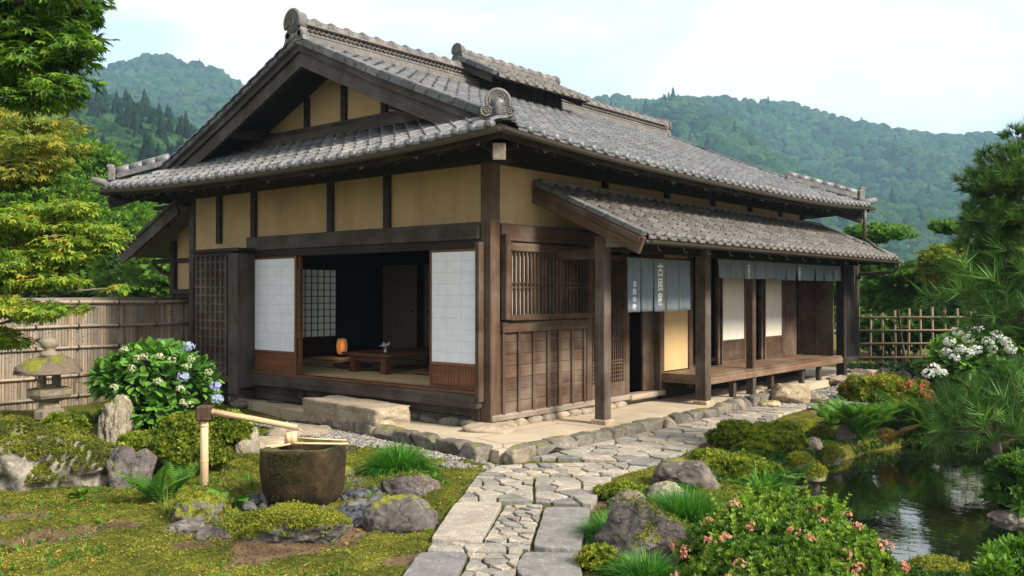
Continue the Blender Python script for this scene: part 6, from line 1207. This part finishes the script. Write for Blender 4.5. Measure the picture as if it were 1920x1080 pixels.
# ================================================================== NOREN, INTERIOR THINGS
def textmesh(s, size, ext=.0012, off=.0):
    cu = bpy.data.curves.new('t', 'FONT'); cu.body = s; cu.size = size; cu.extrude = ext; cu.offset = off; cu.resolution_u = 3; cu.align_x = 'CENTER'; ob = bpy.data.objects.new('t', cu); COL.objects.link(ob)
    dg = bpy.context.evaluated_depsgraph_get(); dg.update(); me = bpy.data.meshes.new_from_object(ob.evaluated_get(dg)); bpy.data.objects.remove(ob); V = np.array([v.co[:] for v in me.vertices]).reshape(-1, 3); F = [tuple(p.vertices) for p in me.polygons]; bpy.data.meshes.remove(me); return V, F
def noren(label, x, ys, z1, z0, texts, rodname='bamboo_rod', amp=.012, topfix=.0):
    root = thing('shop_curtain', (x, (ys[0]+ys[-1])/2, z1), label, 'curtain'); surf = {}
    for i in range(len(ys)-1):
        a, b = ys[i]+.004, ys[i+1]-.004; g = G(); nu, nv = 13, 12; ph = RS.rand()*6; zz0 = z0+RS.uniform(-.008, .008); sk = RS.uniform(-.012, .012); sw = RS.uniform(-.5, 1)*.02
        def f(u, v, a=a, b=b, ph=ph, zz0=zz0, sk=sk, sw=sw):
            return np.array([x+amp*math.sin(u*5.5+ph)*v+sw*v*v+.005*math.sin(u*13+ph*2)*v, a+.012*v+(b-a-.03*v)*u+sk*v, z1+(zz0-z1)*v])
        V = []; gr = []
        for s_ in (0, .004):
            for q in range(nv):
                for p_ in range(nu): w = f(p_/(nu-1), q/(nv-1)); V.append(w-(s_, 0, 0)); gr.append((w[1], i, w[2]))
        F = [(q*nu+p_, q*nu+p_+1, (q+1)*nu+p_+1, (q+1)*nu+p_) for q in range(nv-1) for p_ in range(nu-1)]; o = nu*nv; F += [tuple(o+k for k in ff[::-1]) for ff in F]
        F += [((nv-1)*nu+p_, (nv-1)*nu+p_+1, o+(nv-1)*nu+p_+1, o+(nv-1)*nu+p_) for p_ in range(nu-1)]+[(q*nu+s_, (q+1)*nu+s_, o+(q+1)*nu+s_, o+q*nu+s_) for q in range(nv-1) for s_ in (0, nu-1)]
        g.faces(V, F, RS.rand(), gr, True); surf[i] = (f, g.build('cloth_strip', K['noren'], root), a, b)
    for (i, u, ch, ztop, size, step, wgt) in texts:
        f, ob, a, b = surf[i]; g = G()
        for k, c in enumerate(ch):
            TV, TF = textmesh(c, size, .0014, wgt)
            if not len(TV): continue
            cx = (TV[:, 0].min()+TV[:, 0].max())/2; W_ = []
            for v in TV:
                yy = v[0]-cx; zz = ztop-size-k*step+v[1]*1.15; uu = u+yy/(b-a); vv = (z1-zz)/(z1-z0); w = f(uu, min(max(vv, 0), 1)); W_.append((w[0]+.003+v[2], w[1], zz))
            g.faces(W_, TF, .5)
        if g.n: g.build('lettering', K['ink_white'], ob)
    g = G(); g.tube([(x, ys[0]-.06, z1+.004), (x, ys[-1]+.05, z1+.004)], .013, 8); g.build(rodname, K['wood_dark'], root)
NY = [1.955+.333*k for k in range(6)]
noren('slate-blue shop curtain with white brush characters hanging between the first two posts', .63, NY, 2.07, 1.355, [(2, .50, '古民家', 2.01, .165, .20, .005), (0, .55, '古民の家', 1.76, .07, .10, .002)])
NY2 = [4.14+.4167*k for k in range(13)]
noren('long short-dropped grey-blue curtain hanging above the veranda', .80, NY2, 2.11, 1.82, [(2, .5, '古', 2.06, .13, .10, .003), (2, .5, '民家', 1.965, .07, .07, .002), (7, .3, '古', 2.06, .13, .10, .003), (7, .3, '民家', 1.965, .075, .075, .002), (11, .5, '古民', 2.04, .085, .09, .002)], amp=.016)
# interior
TZ = .439
TB_ = thing('low_table', (-3.1, 1.7, TZ), 'low red-brown wooden table on the tatami in the open room', 'table'); g = G(); g.box((-3.62, .76, .682), (-2.58, 2.6, .728), .008); g.build('table_top', K['wood_red'], TB_); g = G(); g.box((-3.38, .83, .61), (-2.80, .87, .681), .004); g.box((-3.38, 2.48, .61), (-2.8, 2.52, .681), .004); g.build('apron', K['wood_red'], TB_)
for (x, y) in ((-3.44, .86), (-2.74, .84), (-2.74, 2.48), (-3.44, 2.48)): g = G(); g.box((x-.05, y-.05, TZ+.04), (x+.05, y+.05, .679), .008); g.box((x-.065, y-.065, TZ), (x+.065, y+.065, TZ+.04), .006); g.build('leg', K['wood_red'], TB_)
for k, (x, y, lb) in enumerate([(-2.2, 1.3, 'brown floor cushion to the right of the low table'), (-4.05, 1.35, 'brown floor cushion at the left end of the low table'), (-3.1, 2.95, 'floor cushion behind the low table')]):
    g = G(); V, F = ICO[3]; V = np.sign(V)*np.abs(V)**.5; g.faces(V/1.0*np.array([.26, .26, .035])+np.array([x, y, TZ+.035]), F, .5, None, True); g.build('floor_cushion', K['cushion'], loc=(x, y, TZ), label=lb, cat='cushion')
VP = np.array([-3.0, 1.08, .729]); VS = thing('flower_vase', tuple(VP), 'small vase of white flowers on the low table', 'vase'); g = G(); g.lathe([(.022, 0), (.026, .015), (.008, .05), (.008, .09)], VP, 12); g.build('vase', K['ceramic'], VS); g = G(); P = np.tile(VP+np.array([0, 0, .09]), (6, 1)); x_, y_, z_ = frames(np.stack([np.cos(np.arange(6.)), np.sin(np.arange(6.)), np.array([.3, .9, .2, .6, .1, 1.5])], 1), np.tile([.2, -.5, 1.], (6, 1))); g.inst(T_OVAL[0], T_OVAL[1], P, x_, y_, z_, np.full(6, .10), np.full(6, .9)); g.build('blossom', K['petal_white'], VS)
LPp = np.array([-5.95, 2.7, TZ]); PL = thing('paper_lantern', tuple(LPp), 'small glowing paper floor lantern beside the low table', 'lamp'); g = G(); g.lathe([(.06, .05), (.085, .08), (.10, .16), (.10, .24), (.085, .31), (.06, .335)], LPp, 14); g.build('paper_shade', K['lantern_glow'], PL); g = G()
for k in range(6): a = k*1.047; c = np.array([math.cos(a), math.sin(a), 0]); g.tube([LPp+c*.065+(0, 0, .0), LPp+c*.105+(0, 0, .2), LPp+c*.065+(0, 0, .36)], .006, 4)
g.lathe([(.08, .0), (.08, .02)], LPp, 12); g.lathe([(.07, .34), (.07, .352)], LPp, 12); g.build('frame', K['wood_dark'], PL)
ll = bpy.data.lights.new('lantern_bulb', 'POINT'); lo = bpy.data.objects.new('lantern_bulb', ll); COL.objects.link(lo); lo.parent = PL; lo.location = (.16, -.16, .2); ll.energy = .3; ll.color = (1, .55, .25); ll.shadow_soft_size = .08
# ================================================================== HILLS
def interp(P, u): P = sorted(P); return np.interp(u, [p[0] for p in P], [p[1] for p in P])
def smooth_prof(P, us): 
    y = interp(P, us); k = np.exp(-np.linspace(-2, 2, 9)**2); k /= k.sum(); return np.convolve(np.pad(y, 4, 'edge'), k, 'valid')
def hill(name, prof, d0, d1, n_tree, csize, seed, conif=.0, label='', mat='forest', pw_=.8, spur=.2, jitd=0):
    """prof: skyline as (pixel x, pixel y) for the ridge at depth d1; real heights follow from it"""
    us = np.linspace(min(p[0] for p in prof), max(p[0] for p in prof), 140); py = smooth_prof(prof, us); H1 = CAMP[2]+(549.8-py)/FPX*d1; ts = np.linspace(-.0, 1.25, 70); g = G()
    def surf(u, t):
        u = np.asarray(u, float); t = np.asarray(t, float); dep = d0+(d1-d0)*t; h1 = np.interp(u, us, H1); X_ = (u-960)/FPX*dep; sp = fb2(X_/(d1*.13)+seed, dep/(d1*.35), 4, seed*1.7)
        tt = np.clip(t, 0, 1); z = h1*tt**pw_*(1+spur*sp*np.sin(math.pi*tt)*1.6)-np.clip(t-1, 0, 1)*h1*1.2; ff = nrm(CF*np.array([1, 1, 0])); P = CAMP[None]*np.array([1, 1, 0])+CR*X_[:, None]+ff*dep[:, None]; P[:, 2] = z-1.5; return P
    Ug, Tg = np.meshgrid(us, ts, indexing='ij'); P = surf(Ug.ravel(), Tg.ravel()).reshape(len(us), len(ts), 3); gridmesh(g, P[..., 0], P[..., 1], P[..., 2]); g.build(name, K['hill_soil'], kind='structure')
    u = RS.uniform(us[0], us[-1], n_tree); t = RS.uniform(.0, 1.04, n_tree)**.85; P = surf(u, t); g = G(); kc = RS.rand(n_tree) < conif*(1+1.2*np.sin(u*.013+seed+t*4)); s_ = csize*RS.uniform(.6, 1.35, n_tree)
    V, F = ICO[2]; rs = np.random.RandomState(seed)
    for j in range(4):
        m_ = (~kc)&(np.arange(n_tree) % 4 == j); W_ = V*(1+.42*fbm(V*1.9+j*7.7+seed, 3))[:, None]; W_[:, 2] *= .95; m2 = int(m_.sum())
        if m2: a = RS.rand(m2)*6.283; x = np.stack([np.cos(a), np.sin(a), 0*a], 1); y = np.stack([-np.sin(a), np.cos(a), 0*a], 1); z = np.tile([0, 0, 1.], (m2, 1)); g.inst(W_, F, P[m_]+np.array([0, 0, 1])*s_[m_][:, None]*.35, x, y, z, s_[m_], None, True)
    g.build('forest', K[mat], kind='stuff', label=label, cat='forest')
    if kc.any():
        rr_ = []; n_ = 9
        for (r, z) in ((.001, 3.2), (.22, 2.5), (.14, 2.45), (.40, 1.7), (.3, 1.65), (.55, .9), (.42, .85), (.62, .1), (.3, -.5)): rr_ += [(r*math.cos(6.283*k/n_)*(1+.25*((k*7) % 3-1)), r*math.sin(6.283*k/n_)*(1+.25*((k*5) % 3-1)), z) for k in range(n_)]
        F2 = [(i*n_+k, i*n_+(k+1) % n_, (i+1)*n_+(k+1) % n_, (i+1)*n_+k) for i in range(8) for k in range(n_)]; m2 = int(kc.sum()); a = RS.rand(m2)*6.283; g = G()
        g.inst(np.array(rr_), F2, P[kc], np.stack([np.cos(a), np.sin(a), 0*a], 1), np.stack([-np.sin(a), np.cos(a), 0*a], 1), np.tile([0, 0, 1.], (m2, 1)), s_[kc]*.8, None, True); g.build('conifer_forest', K['cedar'], kind='stuff', label=label+', conifers', cat='forest')
hill('right_mountain', [(700, 260), (900, 230), (1050, 215), (1110, 192), (1158, 182), (1205, 197), (1255, 189), (1310, 187), (1375, 190), (1440, 194), (1500, 205), (1560, 220), (1620, 236), (1700, 252), (1790, 266), (1850, 268), (1950, 285), (2150, 320), (2400, 380)], 300, 760, 11000, 4.0, 3, .02, 'dense forest covering the big mountain on the right')
hill('left_mountain', [(-500, 150), (-100, 120), (60, 112), (110, 106), (160, 122), (215, 125), (262, 108), (320, 107), (370, 122), (420, 142), (460, 168), (540, 215), (650, 260), (760, 300)], 380, 800, 6500, 3.9, 5, .02, 'hazy forest on the far left mountain')
hill('near_left_hill', [(-500, 200), (-100, 215), (60, 215), (120, 205), (180, 190), (215, 193), (250, 205), (290, 215), (330, 232), (370, 262), (420, 300), (500, 340), (620, 380)], 110, 260, 4200, 2.6, 8, .16, 'darker mixed forest on the near hill at the left', spur=.06)
# ================================================================== HAZE
g = G(); bxs = []
lo_, hi_ = np.array([-1500, -60, -2.4]), np.array([120, 1300, 215.]); Vb = [(x, y, z) for x in (lo_[0], hi_[0]) for y in (lo_[1], hi_[1]) for z in (lo_[2], hi_[2])]; Fb = [(0, 1, 3, 2), (4, 6, 7, 5), (0, 4, 5, 1), (2, 3, 7, 6), (0, 2, 6, 4), (1, 5, 7, 3)]; g.faces(Vb, Fb)
hz = bpy.data.materials.new('haze'); hz.use_nodes = True; t = hz.node_tree; t.nodes.clear(); pv = t.nodes.new('ShaderNodeVolumePrincipled'); ou = t.nodes.new('ShaderNodeOutputMaterial'); t.links.new(pv.outputs[0], ou.inputs['Volume']); pv.inputs['Color'].default_value = (.42, .68, .92, 1); pv.inputs['Density'].default_value = .0005; pv.inputs['Anisotropy'].default_value = .2
g.build('haze', hz, kind='stuff', label='thin blue haze in the valley air', cat='haze')
for o in bpy.data.objects:
    if '_w' in o: del o['_w']
